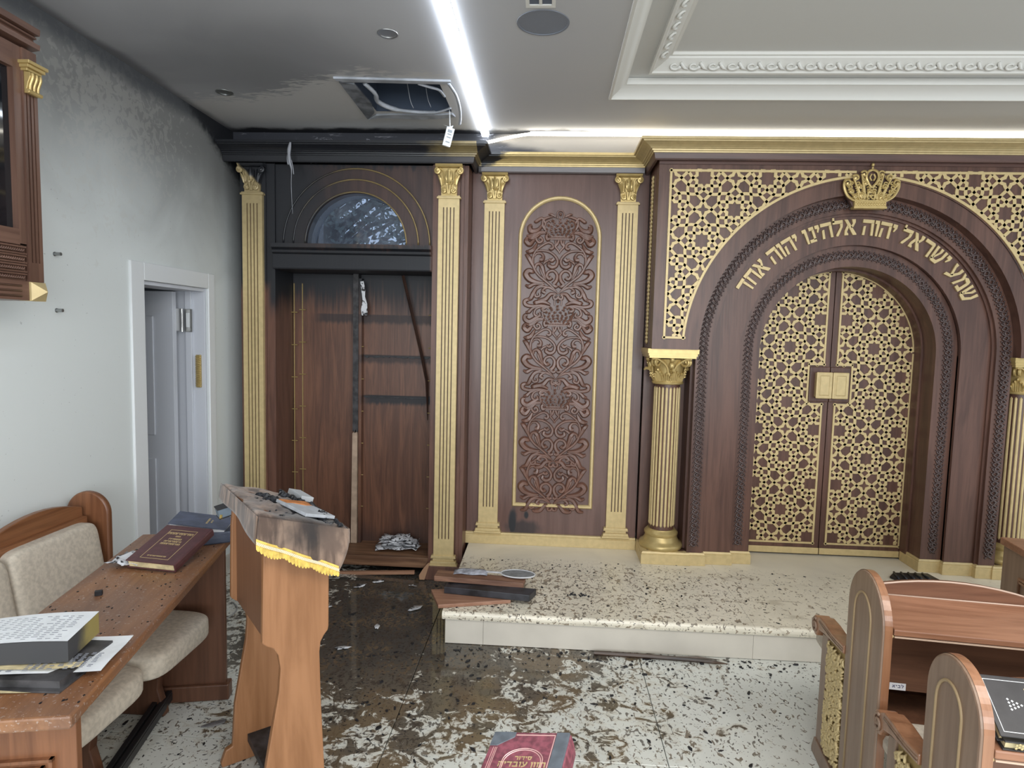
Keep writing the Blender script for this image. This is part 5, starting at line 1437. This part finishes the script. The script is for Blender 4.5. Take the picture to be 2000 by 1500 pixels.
build('front_panel', M().box(.012, -.425, .655, .026, -.0225, 1.062), W_lectd, lc)
build('foot_board', M().box(.045, -.425, .075, .190, -.0225, .105), CHAR, lc, label='charred foot board')
build('inner_shelf', M().box(.028, -.425, .80, .21, -.0225, .815), W_lectd, lc)
SL = (1.018-1.100)/.27
zt = lambda u: 1.094+SL*u
tpb = M().prism([(-.020, zt(-.02)-.022), (.262, zt(.262)-.022), (.262, zt(.262)), (-.020, zt(-.02))], (0, -.472, 0), (1, 0, 0), (0, 0, 1), (0, .49, 0))
build('sloping_top', tpb, W_lectd, lc)
rnd = random.Random(4)
ct = M()
def ctop(u, v):
    x, y = -.026+.298*u, -.480+.508*v
    e = 1-min(1, min(u, 1-u, v, 1-v)/.06)
    z = zt(x)+.006-.010*e*e+.0035*sin(u*13+v*9)+.003*sin(v*21)
    d = hypot((u-.55)/.5, (v-.45)/.4)
    if d < 1: z += (1-d)*.012*(sin(u*40)*cos(v*37))+.004*(1-d)
    return (x, y, z)
def near_drape(u, v):      # hangs over the near side, pulled up at its front corner
    x = -.026+.298*u; z0 = zt(x)+.004; zb = 1.020+(.880-1.020)*u**1.0
    z = z0+(zb-z0)*v
    return (x-.012*v*(1-u)-.045*v*v*u, -.482-.010*sin(v*1.5)-.006*v*sin(u*14)-.004, z)
def front_drape(u, v):
    y = -.482+.508*u; z0 = zt(-.026)+.003; zb = 1.016+.034*u+.010*sin(u*3.1)
    return (-.030-.006*v-.004*sin(u*9)*v, y, z0+(zb-z0)*v)
c1_ = cushion(26, 34, ctop); 
c1_.add(*(lambda q: (q.v, q.f))(cushion(26, 10, near_drape))); c1_.add(*(lambda q: (q.v, q.f))(cushion(26, 6, front_drape)))
c1_.add(*(lambda q: (q.v, q.f))(cushion(6, 8, lambda u, v: (.272, -.482+.508*u, zt(.272)+.003-.05*v))))
cl = thing('velvet_cloth', 'scorched brown velvet cloth with gold fringe draped over the lectern', 'cloth', (-1.185, 2.262, 0), LTH)
o = build('cloth', c1_, CLOTH, cl, smooth=True)
s_ = o.modifiers.new('thick', 'SOLIDIFY'); s_.thickness = .003
FRG = plain('yellow_gold_braid', (.66, .46, .10), .6, noise=.2, nsc=60)
fr_ = M(); n = 60
for i in range(n+1):
    u = i/n; p = Vector(near_drape(u, 1.0)); 
    fr_.v += [(p.x, p.y-.004, p.z+.020), (p.x-.001, p.y-.005, p.z-.004)]
for i in range(n): fr_.f.append((2*i, 2*i+1, 2*i+3, 2*i+2))
o = build('fringe_braid', fr_, FRG, cl); s_ = o.modifiers.new('thick', 'SOLIDIFY'); s_.thickness = .002
q = M()
for i in range(54):
    u0, u1 = i/54, (i+1)/54; a, b = Vector(near_drape(u0, 1)), Vector(near_drape(u1, 1))
    q.tube([(a.x, a.y-.007, a.z+.012), (b.x, b.y-.008, b.z+.002)], .0014, 4); q.tube([(a.x, a.y-.007, a.z+.002), (b.x, b.y-.008, b.z+.012)], .0014, 4)
build('silver_lacing', q, plain('pale_lace', (.78, .70, .50), .4), cl, kind='stuff')
q = M(); n = 27
for i in range(n):
    u = (i+.5)/n; p = near_drape(u, 1); d = .010+.012*abs(sin(u*n*.36*1.0))
    w_ = .298/n*.56
    q.prism([(-w_, .004), (w_, .004), (w_*.9, -d*.6), (w_*.3, -d), (-w_*.3, -d), (-w_*.9, -d*.6)], (p[0], p[1]-.0035, p[2]-.006), (1, 0, (near_drape(min(1, u+.05), 1)[2]-p[2])/.0149*1.0 if u < .95 else -.47), (0, 0, 1), (0, -.002, 0))
build('fringe_tassels', q, FRG, cl, kind='stuff')
q = M()
for i in range(4): q.box(-.040+.003*i, .002+.004*i, .972+.004*i, -.030, .012+.004*i, .990)
build('far_fringe', q, FRG, cl)
# things on the lectern
def chunk(mb, c, sx, sy, sz, r):
    base = len(mb.v); n = 7
    for lev, k in ((0, 1.0), (.55, .95), (1, .45)):
        for i in range(n):
            a = 2*pi*i/n; j = r.uniform(.7, 1.25)
            mb.v.append((c[0]+sx*k*j*cos(a), c[1]+sy*k*j*sin(a), c[2]+sz*lev*r.uniform(.8, 1.15)))
    for l in (0, 1):
        for i in range(n): mb.f.append((base+l*n+i, base+l*n+(i+1) % n, base+(l+1)*n+(i+1) % n, base+(l+1)*n+i))
    mb.f.append(tuple(base+2*n+i for i in range(n)))
def on(x, y): return (x, y, zt(x)+.006)
CHARS = plain('glossy_char', (.016, .017, .021), .3, noise=.6, nsc=30)
q = M(); r = random.Random(11)
for k in range(26):
    v = k/25; chunk(q, on(.165+.06*sin(v*2.2)+r.uniform(-.012, .012), -.08-.33*v+r.uniform(-.01, .01)), .016, .014, .016+r.random()*.010, r)
for k in range(22):
    v = k/21; chunk(q, on(.075+.07*v+r.uniform(-.014, .014), -.12-.16*v+r.uniform(-.02, .02)), .013, .012, .010+r.random()*.008, r)
for k in range(10): chunk(q, on(.245+r.uniform(-.01, .008), -.47+.03*k), .010, .012, .012, r)
for k in range(60): chunk(q, on(r.uniform(.03, .25), r.uniform(-.45, -.1)), .004+.004*r.random(), .004+.004*r.random(), .004, r)
build('charred_remains', q, CHARS, label='black crumbling remains of burnt books on the lectern cloth', cat='ash', kind='stuff', loc=(-1.185, 2.262, 0), rz=LTH)
def slope_book(name, label, w, h, t, m_, x, y, rz, extra=None, cat='book', lift=.004):
    b = thing(name, label, cat, (0, 0, 0))
    Mx = Matrix.Translation((-1.185, 2.262, 0)) @ Matrix.Rotation(LTH, 4, 'Z') @ Matrix.Translation((x, y, zt(x)+.010+lift)) @ Matrix.Rotation(atan2(-SL, 1), 4, 'Y') @ Matrix.Rotation(radians(rz), 4, 'Z')
    b.matrix_world = Mx
    build('page_block', M().box(-w/2, -h/2, .001, w/2, h/2, t), m_, b, bevel=.001)
    if extra:
        e_ = M().prism(extra[1], (0, 0, t+.0004), (1, 0, 0), (0, 1, 0), (0, 0, .002)); build(extra[2], e_, extra[0], b)
    return b
GREYP = plain('grey_page_block', (.42, .44, .47), .6, noise=.12, nsc=40)
slope_book('half_burnt_book', 'half-burnt grey book with an orange patch lying on the lectern cloth', .12, .19, .012, GREYP, .170, -.330, 14,
           (plain('orange_cover_remnant', (.50, .19, .06), .6, noise=.3, nsc=30), [(-.055, .09), (.058, .093), (.056, .04), (.02, .03), (-.02, .05), (-.05, .045)], 'orange_remnant'))
slope_book('book_edge', 'pale book edge sticking out at the back of the lectern top', .050, .13, .020, plain('pale_pages', (.50, .52, .54), .6), .232, -.085, 4)
hb = thing('book', 'closed book with blue-grey page edge tucked under the far corner of the cloth', 'book', (0, 0, 0))
hb.matrix_world = Matrix.Translation((-1.185, 2.262, 0)) @ Matrix.Rotation(LTH, 4, 'Z') @ Matrix.Translation((.022, .032, .985)) @ Matrix.Rotation(radians(-12), 4, 'Y')
hq = M(); 
build('page_block', M().box(-.062, -.030, .004, .0, .025, .036), plain('blue_grey_edge', (.16, .21, .26), .5, noise=.15), hb)
build('cover', M().box(-.064, -.032, 0, .004, .027, .004).box(-.064, -.032, .036, .004, .027, .040), BLKC, hb)
bkt = None

# ================================================================== pews on the right
W_pewshade = wood('pew_shaded_wood', (.105, .045, .025), (.18, .082, .046), 'x', .8, .34)  # upright crest and back panel: their shade is put into a darker wood colour
W_pale = plain('pale_edge_bead', (.50, .36, .28), .35)  # pale tone for the beads along crest and desk edges
def gold_carving(y0, y1, z0, z1, seed):
    r = random.Random(seed); q = M(); n = int((y1-y0)*(z1-z0)*6500)
    for k in range(n):
        y, z = r.uniform(y0+.008, y1-.008), r.uniform(z0+.01, z1-.012); a = r.choice((.5, 2.4, 1.2, 1.9, .2)); l_ = r.uniform(.009, .018)
        dy, dz = l_*cos(a), l_*sin(a)
        q.tube([(-.002, y-dy, z-dz), (-.010, y-dy*.2, z-dz*.2), (-.009, y+dy*.5, z+dz*.5), (-.002, y+dy, z+dz)], [.002, .006, .005, .0015], 5)
    return q
def pew(label, ox, oy, yb0, yb1, zc, k, deskf, rowlen, seed):
    """end board spans yb0..yb1 (towards the ark is +y); k scales the arm part; deskf=(front y, front z)"""
    p = thing('pew', label, 'pew', (ox, oy, 0), radians(-6.5), group=None)
    R = (yb1-yb0)/2; cy = (yb0+yb1)/2
    out = [(yb0-.008, .001), (yb0, zc)]+[(cy-R*cos(radians(a)), zc+R*1.0*sin(radians(a))) for a in range(6, 175, 6)]+[(yb1, zc), (yb1-.010, .001)]
    eb = build('end_board', M().prism(out, (0, 0, 0), (0, 1, 0), (0, 0, 1), (.030, 0, 0)), W_pew, p, bevel=.006)
    # edge band in warmer wood
    band = [(yb0-.0085, .30)]+out[1:-2]+[(yb1, zc)]
    em = M(); e0 = len(em.v)
    for (a, b) in out:
        nx_ = (a-cy); 
        em.v += [(.0065, a+(.0012 if a > cy else -.0012), b+(.0012 if b > zc else 0)), (.0295, a+(.0012 if a > cy else -.0012), b+(.0012 if b > zc else 0))]
    for i in range(len(out)-1): em.f.append((2*i, 2*i+1, 2*i+3, 2*i+2))
    build('edge_band', em, W_pewe, eb)
    # inlaid line groove following the outline
    Ri = R*.48; ci = cy+R*.08; path = [(ci-Ri, .10), (ci-Ri, zc-.01)]+[(ci-Ri*cos(radians(a)), zc-.01+Ri*1.15*sin(radians(a))) for a in range(8, 176, 8)]+[(ci+Ri, zc-.01), (ci+Ri, .10)]
    gq = M()
    gq.tube([(-.0008, a, b) for a, b in path], .0042, 6, flat=(-1, 0, 0))
    build('inlaid_line', gq, plain('groove_tan', (.34, .24, .13), .45), eb, smooth=True)
    # arm: post, carved gilt panel, scrolled arm rest
    ya, yp = yb1+.250*k, yb1+.185*k
    build('arm_post', M().prism([(ya+.004, .001), (ya, .50), (ya-.004, .520), (yp, .535), (yp, .001)], (.002, 0, 0), (0, 1, 0), (0, 0, 1), (.026, 0, 0)), W_pew, p, bevel=.003)
    build('arm_foot', M().prism([(ya+.03, .001), (ya+.03, .02), (ya+.005, .075), (yb1, .075), (yb1, .001)], (-.004, 0, 0), (0, 1, 0), (0, 0, 1), (.040, 0, 0)), W_pew, p, bevel=.003)
    gp_ = build('gilt_panel', M().prism([(yp, .078), (yp, .535), (yb1+.08*k, .553), (yb1, .556), (yb1, .078)], (.010, 0, 0), (0, 1, 0), (0, 0, 1), (.012, 0, 0)), gold('gilt_panel_ground', (.40, .29, .12), .5, .4), p)
    build('gilt_carving', gold_carving(yb1, yp, .08, .53, seed).xf(Matrix.Translation((.010, 0, 0))), G_gold, gp_, smooth=True, kind='stuff')
    # arm rest swept slab with scroll end
    sc = (yb1+.318*k, .520); rs_ = .040*(.55+.45*k)
    top = [(yb1-.002, .592), (yb1+.05*k, .586), (yb1+.12*k, .578), (yb1+.20*k, .580), (yb1+.27*k, .575)]+[(sc[0]+rs_*cos(radians(a)), sc[1]+rs_*sin(radians(a))) for a in range(100, -121, -20)]
    low = [(sc[0]-rs_*.6, sc[1]-rs_*.55), (sc[0]-rs_*1.0, sc[1]-.002), (yb1+.20*k, .536), (yb1+.10*k, .548), (yb1-.002, .560)]
    ar = build('arm_rest', M().prism(top+low, (-.006, 0, 0), (0, 1, 0), (0, 0, 1), (.056, 0, 0)), W_pewe, p, bevel=.004)
    vq = M()
    P = [(-.0075-.002*t, sc[0]+rs_*.80*(1-.8*t)*cos(1.9-t*9.5), sc[1]+rs_*.80*(1-.8*t)*sin(1.9-t*9.5)) for t in [i/26 for i in range(27)]]
    vq.tube(P, .0048, 5); vq.ball((-.008, sc[0], sc[1]), .005, .010, .010, 8, 5)
    for d in (.008, .018): vq.tube(spline([(-.0065, yb1, .586-d), (-.0065, yb1+.10*k, .574-d*.9), (-.0065, yb1+.20*k, .568-d*.8), (-.0065, yb1+.27*k, .562-d*.4)], 5), .0024, 5)
    build('scroll', vq, W_pew, ar, smooth=True)
    # back: arched crest per seat, sloping desk, panel, book shelf, seat
    fy, fz = deskf; bz = fz+.042; n = max(1, round(rowlen/.50)); sw = rowlen/n
    for i in range(n):
        x0, x1 = .031+i*sw, .031+(i+1)*sw-.002; mx, hw = (x0+x1)/2, (x1-x0)/2
        cr = [(x0, bz-.30), (x1, bz-.30)]+[(mx+hw*u, bz+.026+.034*(1-u*u)) for u in (1, .8, .6, .4, .2, 0, -.2, -.4, -.6, -.8, -1)]
        build('back_crest', M().prism(cr, (0, .004, 0), (1, 0, 0), (0, 0, 1), (0, .022, 0)), W_pewshade, p, bevel=.003)
        build('crest_edge', M().tube([(a, .006, b) for a, b in cr[2:]], .0032, 6), W_pale, p, smooth=True)
    dk = M().prism([(fy, fz-.020), (fy, fz), (.002, bz), (.002, bz-.020)], (.040, 0, 0), (0, 1, 0), (0, 0, 1), (rowlen-.012, 0, 0))
    build('desk', dk, W_pewx, p, bevel=.003)
    build('desk_edge', M().tube([(.042, .001, bz+.001), (rowlen+.025, .001, bz+.001)], .0028, 6), W_pale, p, smooth=True)
    build('desk_pin', M().tube([(.0305, fy+.010, fz-.024), (.040, fy+.010, fz-.024)], .005, 10).ball((.036, fy+.006, fz-.024), .006, .006, .006, 10, 6), G_gold, p, smooth=True)
    build('desk_line', M().box(.042, fy-.001, fz-.026, rowlen+.02, fy+.004, fz-.022), plain('pale_edge', (.55, .40, .30), .4), p)
    build('back_panel', M().box(.0305, -.055, .528, rowlen+.03, -.037, bz-.045), W_pewshade, p)
    build('book_shelf', M().box(.0305, -.045, .392, rowlen+.03, .155, .408).box(.0305, .150, .408, rowlen+.03, .162, .58), W_tabled, p)
    build('seat', M().box(.0305, .17, .40, rowlen+.03, .17+.36*(.5+.5*k), .45), FABRIC, p, bevel=.015)
    build('rail', M().box(.0305, -.02, .10, rowlen+.03, .005, .16), W_tabled, p)
    build('end_board', M().prism(out, (rowlen+.031, 0, 0), (0, 1, 0), (0, 0, 1), (.030, 0, 0)), W_pew, p, bevel=.006)
    return p
p1 = pew('front wooden pew with arched back, sloping desk and white name label', 1.10, 2.169, -.200, .100, .775, 1.0, (-.185, .792), 1.0, 21)
p2 = pew('nearest wooden pew end, black books lying on its desk', 1.025, 1.577, -.162, .092, .800, .80, (-.150, .773), 1.0, 22)
lb = M().box(.092, -.0562, .528, .143, -.0552, .552)
build('name_label', lb, plain('label_paper', (.80, .80, .84), .6), p1, label='small white paper label with handwritten Hebrew')
q = text_mb('לביא', .0095, .0005, gap=.25, o=(.1175, -.0562, .536), U=(1, 0, 0), V=(0, 0, 1), D=(0, -1, 0))
build('label_writing', q, plain('blue_ink', (.05, .05, .14), .6), p1)
# books on the desk of the nearest pew
def pew_local(x, y, z, rx=0, ry=0, rz=0):
    return Matrix.Translation((1.025, 1.577, 0)) @ Matrix.Rotation(radians(-6.5), 4, 'Z') @ Matrix.Translation((x, y, z)) @ Matrix.Rotation(radians(rz), 4, 'Z') @ Matrix.Rotation(radians(rx), 4, 'X') @ Matrix.Rotation(radians(ry), 4, 'Y')
b = book('book', 'dark book with gilt spine ornament lying under the black one on the pew desk', .26, .12, .026, BLKC, (0, 0, 0), (0, 0, 0), spine=1, edge=PAPERB)
b.matrix_world = pew_local(.185, -.090, .7905, 14, 0, 0)
sq_ = M()
for dx, dz in ((0, 0), (.006, .004), (-.006, .004), (.006, -.004), (-.006, -.004), (0, .008), (.012, 0)): sq_.ball((-.098+dx, -.0605, .013+dz), .003, .001, .003, 6, 4)
build('gilt_ornament', sq_, FOIL, b); build('spine_bands', M().box(-.050, -.0612, .002, -.044, -.0598, .024).box(-.030, -.0612, .002, -.022, -.0598, .024), SILV, b)
b = book('book', 'black book with silver border and emblem, open side up on the pew desk', .28, .145, .026, BLKC, (0, 0, 0), (0, 0, 0), spine=1, edge=PAPERB, ink=SILV, frame=(-.130, -.062, .130, .062, .0014))
b.matrix_world = pew_local(.187, -.078, .832, 35, 0, 0)
q = M()
for k in range(9): q.box(-.046+.0012*k, .040-.0085*k, .026, -.041+.0012*k, .0455-.0085*k, .0266)
for k in range(8): q.box(-.034+.0012*k, .028-.0085*k, .026, -.029+.0012*k, .0335-.0085*k, .0266)
build('gold_lettering', q, FOIL, b)
q = M()
for i in range(4):
    for j in range(4-i):
        x_, y_ = -.092+.0085*i, .016-.008*j-.004*i
        q.prism([(x_-.0030, y_), (x_, y_+.0030), (x_+.0030, y_), (x_, y_-.0030)], (0, 0, .026), (1, 0, 0), (0, 1, 0), (0, 0, .0006))
build('silver_emblem', q, SILV, b)
q = M().tube([(.012+.030*cos(a)*.6, .0+.030*sin(a), .0262) for a in [i*.35 for i in range(19)]], .0012, 4)
build('stamped_medallion', q, plain('dull_foil', (.25, .22, .20), .4), b)

# reading stand below the picture edge carrying the prayer books
rs = thing('reading_stand', 'slim dark wooden reading stand under the maroon prayer book', 'stand', (-.02, 1.06, 0))
build('stand_top', M().box(-.095, -.13, .795, .095, .10, .815), W_bench, rs, bevel=.004)
build('stand_post', M().box(-.03, -.05, .03, .03, .01, .795), W_bench, rs, bevel=.004)
build('stand_base', M().box(-.12, -.15, .001, .12, .11, .03), W_bench, rs, bevel=.006)
b = book('book', 'slate grey book underneath the maroon prayer book', .165, .21, .030, SLATE, (.020, 1.055, .8155), (0, 0, -10), spine=1, edge=PAPERB)
b = book('prayer_book', 'thick maroon prayer book with slate spine and corners, gold Hebrew title', .150, .210, .052, MARB, (-.0220, 1.0551, .8659), (8.19, -11.9, -14.24), spine=1, edge=PAPERB,
         texts=(('סידור', .0085, .036), ('חזון עובדיה', .0115, .020), ('#9', .004, .005), ('#5', .005, -.012)), ink=FOIL, spine_mat=MARB)
q = M().box(.052, -.1052, .0505, .0760, .1052, .0532).prism([(-.0755, .1052), (-.0755, .070), (-.060, .070), (-.030, .092), (-.030, .1052)], (0, 0, .0505), (1, 0, 0), (0, 1, 0), (0, 0, .0026))
q.box(.0750, -.1052, .0, .0772, .1052, .0532)
build('leather_corners', q, SLATE, b, bevel=.001)
q = M()
P = [(-.036, -.09), (-.036, .030)]+[(-.036+.036-.036*cos(radians(a)), .030+.030*sin(radians(a))) for a in range(10, 171, 10)]+[(.036, .030), (.036, -.09)]
for off in (0, .0035): q.tube([(x*(1+off*24), y+off*(1 if y > .03 else 0), .0525) for x, y in P], .0009, 4)
q.box(-.028, .0965, .052, .050, .0985, .0528).box(.0495, -.10, .052, .0510, .098, .0528)
for dx in (0, .004, .007): q.box(-.0665+dx, -.10, .052, -.0655+dx, .066, .0526)
build('pink_border', q, FOILP, b)
q = M()
for k in range(4): q.box(.0774, -.09+.05*k, .010, .0782, -.06+.05*k, .044)
build('spine_panels', q, plain('spine_red', (.20, .035, .035), .4), b)

# ================================================================== table on the platform side, far right
t = thing('side_table', 'closed wooden table with panelled side at the far right beside the ark', 'table', (2.07, 2.90, 0), radians(-9))
build('body', M().box(.012, -1.1, .001, .9, -.012, .800), W_pew, t)
build('top', M().box(0, -1.12, .8005, .92, 0, .832), W_pewx, t, bevel=.003)
q = M()
for a in (0, .014):
    q.box(.004, -.16-a*0, .15+a, .0118, -.150, .70-a).box(.004, -1.0, .690-a, .0118, -.161, .700-a).box(.004, -1.0, .15+a, .0118, -.161, .16+a)
build('side_moulding', q, W_pewe, t)
q = M().prism([(0, 0), (.30, .02), (.295, .15), (.02, .13), (-.01, .06)], (2.235, 3.985, ZP+.001), (1, 0, 0), (0, 1, 0), (0, 0, .010))
t = thing('black_tray', 'flat black ribbed tray lying on the marble near the ark', 'tray', (2.235, 3.985, ZP+.001))
build('base', M().prism([(.02, .0), (.30, .02), (.285, .155), (.06, .14), (.0, .07)], (0, 0, 0), (1, 0, 0), (0, 1, 0), (0, 0, .012)), plain('tray_black', (.012, .013, .018), .35), t, bevel=.003)
q = M()
for k in range(5): q.tube([(.03+.05*k, .02+.004*k, .014), (.06+.045*k, .135, .016)], .007, 6)
build('ribs', q, plain('tray_rib', (.025, .026, .032), .3), t, smooth=True)

# ================================================================== burnt boards and rubbish
def board(label, quad, z0, z1, m_, tilt=None, cat='board'):
    o = M().prism(quad, (0, 0, z0), (1, 0, 0), (0, 1, 0), (0, 0, z1-z0))
    cx = sum(p[0] for p in quad)/4; cy_ = sum(p[1] for p in quad)/4
    o.v = [(p[0]-cx, p[1]-cy_, p[2]-z0) for p in o.v]
    ob_ = build('burnt_board', o, m_, label=label, cat=cat, loc=(cx, cy_, z0), bevel=.003, group='burnt boards at the platform corner')
    if tilt: ob_.rotation_euler = [radians(a) for a in tilt]
    return ob_
RAWB = wood('bare_board', (.26, .125, .075), (.38, .21, .14), 'x', 1, .5)
CH2 = plain('alligatored_char', (.022, .022, .027), .45, noise=.8, nsc=14)
EDB = wood('half_burnt_board', (.12, .055, .035), (.30, .16, .10), 'x', 1, .55)
board('bare reddish board lying lowest in the stack at the platform corner', [(-.640, 3.487), (-.563, 3.285), (-.17, 3.395), (-.26, 3.56)], ZP+.001, ZP+.022, RAWB)
board('charred black board in the middle of the stack at the platform corner', [(-.556, 3.435), (-.066, 3.375), (-.030, 3.470), (-.54, 3.52)], ZP+.024, ZP+.062, CH2)
board('half-burnt brown board on top of the stack at the platform corner', [(-.625, 3.490), (-.105, 3.480), (-.095, 3.56), (-.620, 3.59)], ZP+.064, ZP+.094, EDB, (0, 1.5, 0))
q = cushion(8, 4, lambda u, v: (-.10+.20*u, -.04+.07*v, .001+.010*sin(u*3.1)*(.5+v)+.004*sin(u*9)))
heap('curled_paper', 'curled grey printed page on top of the burnt boards', 'paper', q, plain('grey_print_paper', (.34, .35, .40), .6, noise=.45, nsc=35), .002, loc=(-.420, 3.575, ZP+.098))
t = thing('oval_fan', 'oval grey paddle with pale rim lying over the end of the boards', 'fan', (-.142, 3.580, ZP+.095), radians(-4))
el = lambda a, b, n=32: [(a*cos(2*pi*i/n), b*sin(2*pi*i/n)) for i in range(n)]
build('blade', M().prism(el(.098, .058), (0, 0, .004), (1, 0, 0), (0, 1, 0), (0, 0, .003)), plain('fan_grey', (.20, .21, .22), .6, noise=.2, nsc=40), t)
E_ = el(.100, .060, 40)
build('rim', M().tube([(x, y, .006) for x, y in E_]+[(E_[0][0], E_[0][1], .006)], .0042, 6), plain('fan_rim', (.60, .61, .63), .4), t, smooth=True)
build('handle', M().box(-.21, -.008, .002, -.098, .008, .010), plain('fan_handle', (.45, .45, .46), .5, noise=.3, nsc=20), t, bevel=.002)
t = M(); t.tube([(0, 0, .008), (.25, -.010, .011), (.48, -.020, .011), (.62, -.030, .009), (.70, -.034, .004)], [.010, .012, .011, .009, .001], 6)
t.tube([(.40, .004, .006), (.55, .012, .007), (.66, .008, .003)], [.004, .007, .001], 5)
build('charred_batten', t, wood('charred_stick', (.022, .018, .018), (.10, .055, .03), 'x'), label='long charred batten lying along the foot of the marble step', cat='batten', loc=(.288, 3.228, .003))
q = M().tube(spline([(-1.89, 3.62, .004), (-1.835, 3.56, .004), (-1.815, 3.48, .004), (-1.835, 3.38, .004), (-1.90, 3.28, .004), (-1.98, 3.22, .004)], 6), .0045, 6)
build('cable_loop', q, plain('grey_cable', (.32, .32, .31), .5), smooth=True, label='loop of grey cable on the floor behind the table', cat='cable')
# wet white page scraps on the floor
r = random.Random(33)
scr = [(-.765, 3.665, .060, .9, 'largest wet white page scrap, on the sooty floor beside the platform corner'),
       (-1.20, 3.95, .055, .6, 'long torn white page scrap on the black floor before the bookcase'),
       (-1.10, 4.04, .050, .4, 'white page scrap lying close to the bookcase plinth'),
       (-.93, 3.40, .035, 1.8, 'thin white page sliver on the black floor left of the platform step'),
       (-1.30, 3.63, .028, .2, 'small white page scrap on the sooty floor next to the lectern'),
       (-1.05, 3.15, .045, .3, 'crumpled white page scrap at the edge of the mud stain'),
       (-.86, 4.00, .032, 0, 'small square white page scrap by the pilaster block')]
for i, (x, y, s_, rz_, lab_) in enumerate(scr):
    q = M(); P = []
    for k in range(9):
        a = 2*pi*k/9; P.append((s_*r.uniform(.6, 1.2)*cos(a), s_*.45*r.uniform(.5, 1.2)*sin(a)))
    q.v = [(0, 0, .006)]+[(a, b, .003+r.uniform(0, .007)) for a, b in P]; q.f = [(0, k+1, (k+1) % 9+1) for k in range(9)]
    heap('paper_scrap', lab_, 'paper', q, ASHP, .0015, loc=(x, y, .002), rz=rz_, group='wet paper scraps on the floor')
# ash flakes and char crumbs
def flakes(n, fn, seed, smin, smax, z):
    r = random.Random(seed); q = M()
    for k in range(n):
        p = fn(r)
        if p is None: continue
        s_ = smin+(smax-smin)*r.random()**3; a0_ = r.random()*6; m_ = r.choice((4, 5, 6)); el_ = r.uniform(1, 2.6)
        P = []
        for i in range(m_):
            a = 2*pi*i/m_; x_, y_ = s_*el_*r.uniform(.6, 1.1)*cos(a), s_*r.uniform(.6, 1.1)*sin(a)
            P.append((p[0]+x_*cos(a0_)-y_*sin(a0_), p[1]+x_*sin(a0_)+y_*cos(a0_)))
        q.prism(P, (0, 0, z), (1, 0, 0), (0, 1, 0), (0, 0, s_*r.uniform(.3, .9)))
    return q
def ff(r):
    if r.random() < .25: x, y = r.uniform(-.5, 1.4), 3.26-abs(r.gauss(0, .08))
    else: x, y = r.gauss(-.35, .95), r.gauss(2.95, .55)
    if not (-2.1 < x < 2.2 and 1.4 < y < 4.1): return None
    if x > -.56 and y > 3.24: return None
    return (x, y)
build('ash_flakes', flakes(1300, ff, 5, .0015, .0085, .001), BLACK, label='black ash flakes and char crumbs strewn over the marble floor', cat='ash', kind='stuff')
def fp(r):
    x, y = r.gauss(.25, .75), r.uniform(3.28, 4.12)
    if not (-.50 < x < 2.3): return None
    if x < -.02 and 3.37 < y < 3.6: return None
    return (x, y)
build('ash_flakes', flakes(420, fp, 6, .0012, .0065, ZP+.0008), BLACK, label='small black ash flakes scattered over the raised marble platform', cat='ash', kind='stuff')
q = M(); r = random.Random(8)
for k in range(26): chunk(q, (.22+r.gauss(0, .035), 3.55+r.gauss(0, .010), ZP+.001), .006, .005, .006, r)
build('ash_pile', q, BLACK, label='small black heap of ash in the middle of the platform', cat='ash', kind='stuff')
fl_ = M().prism([(-.05, -.012), (.0, -.02), (.04, 0), (.045, .02), (.0, .012)], (0, 0, 0), (1, 0, 0), (0, 1, 0), (0, 0, .006))
build('burnt_scrap', fl_, plain('grey_burnt_scrap', (.16, .15, .15), .7, noise=.4), label='grey burnt scrap on the floor between table and lectern', cat='scrap', loc=(-1.38, 2.47, .002), rz=.3)

# ================================================================== tree seen through the lunette
t = thing('tree', 'leafy tree outside, seen through the sooty arched window', 'tree', (-2.55, 7.6, 0))
q = M(); r = random.Random(2)
for k in range(3600):
    a, b = r.uniform(0, 2*pi), r.random()**.5; x, y, z = .72+1.05*b*cos(a), r.uniform(-.9, .9), 3.05+.9*b*sin(a)
    s_ = r.uniform(.022, .055); d = Vector((r.gauss(0, 1), r.gauss(0, .6), r.gauss(0, 1))).normalized()*s_; e = d.cross(Vector((r.gauss(0, .4), 1, r.gauss(0, .4)))).normalized()*s_*.4
    c = Vector((x, y, z)); q.add([c-d, c+e, c+d, c-e], [(0, 1, 2, 3)])
build('foliage', q, plain('leaf_green', (.075, .095, .080), .5, noise=.5, nsc=3), t, kind='stuff')
build('trunk', M().tube([(-.32, 0, 0), (-.30, 0, 2.0), (-.34, 0, 4.4)], [.34, .30, .26], 12), plain('bark', (.05, .045, .045), .9), t, smooth=True)
bq = M()
for k in range(14):
    a = r.uniform(-.2, 1.4); bq.tube([(-.2, 0, 2.0+k*.12), (.3+r.uniform(-.1, .2), r.uniform(-.3, .3), 2.4+k*.13), (1.1+r.uniform(-.2, .4), r.uniform(-.5, .5), 2.6+k*.13+a*.4)], [.05, .03, .008], 5)
build('branch', bq, plain('bark_dark', (.035, .032, .032), .9), t, smooth=True, kind='stuff')
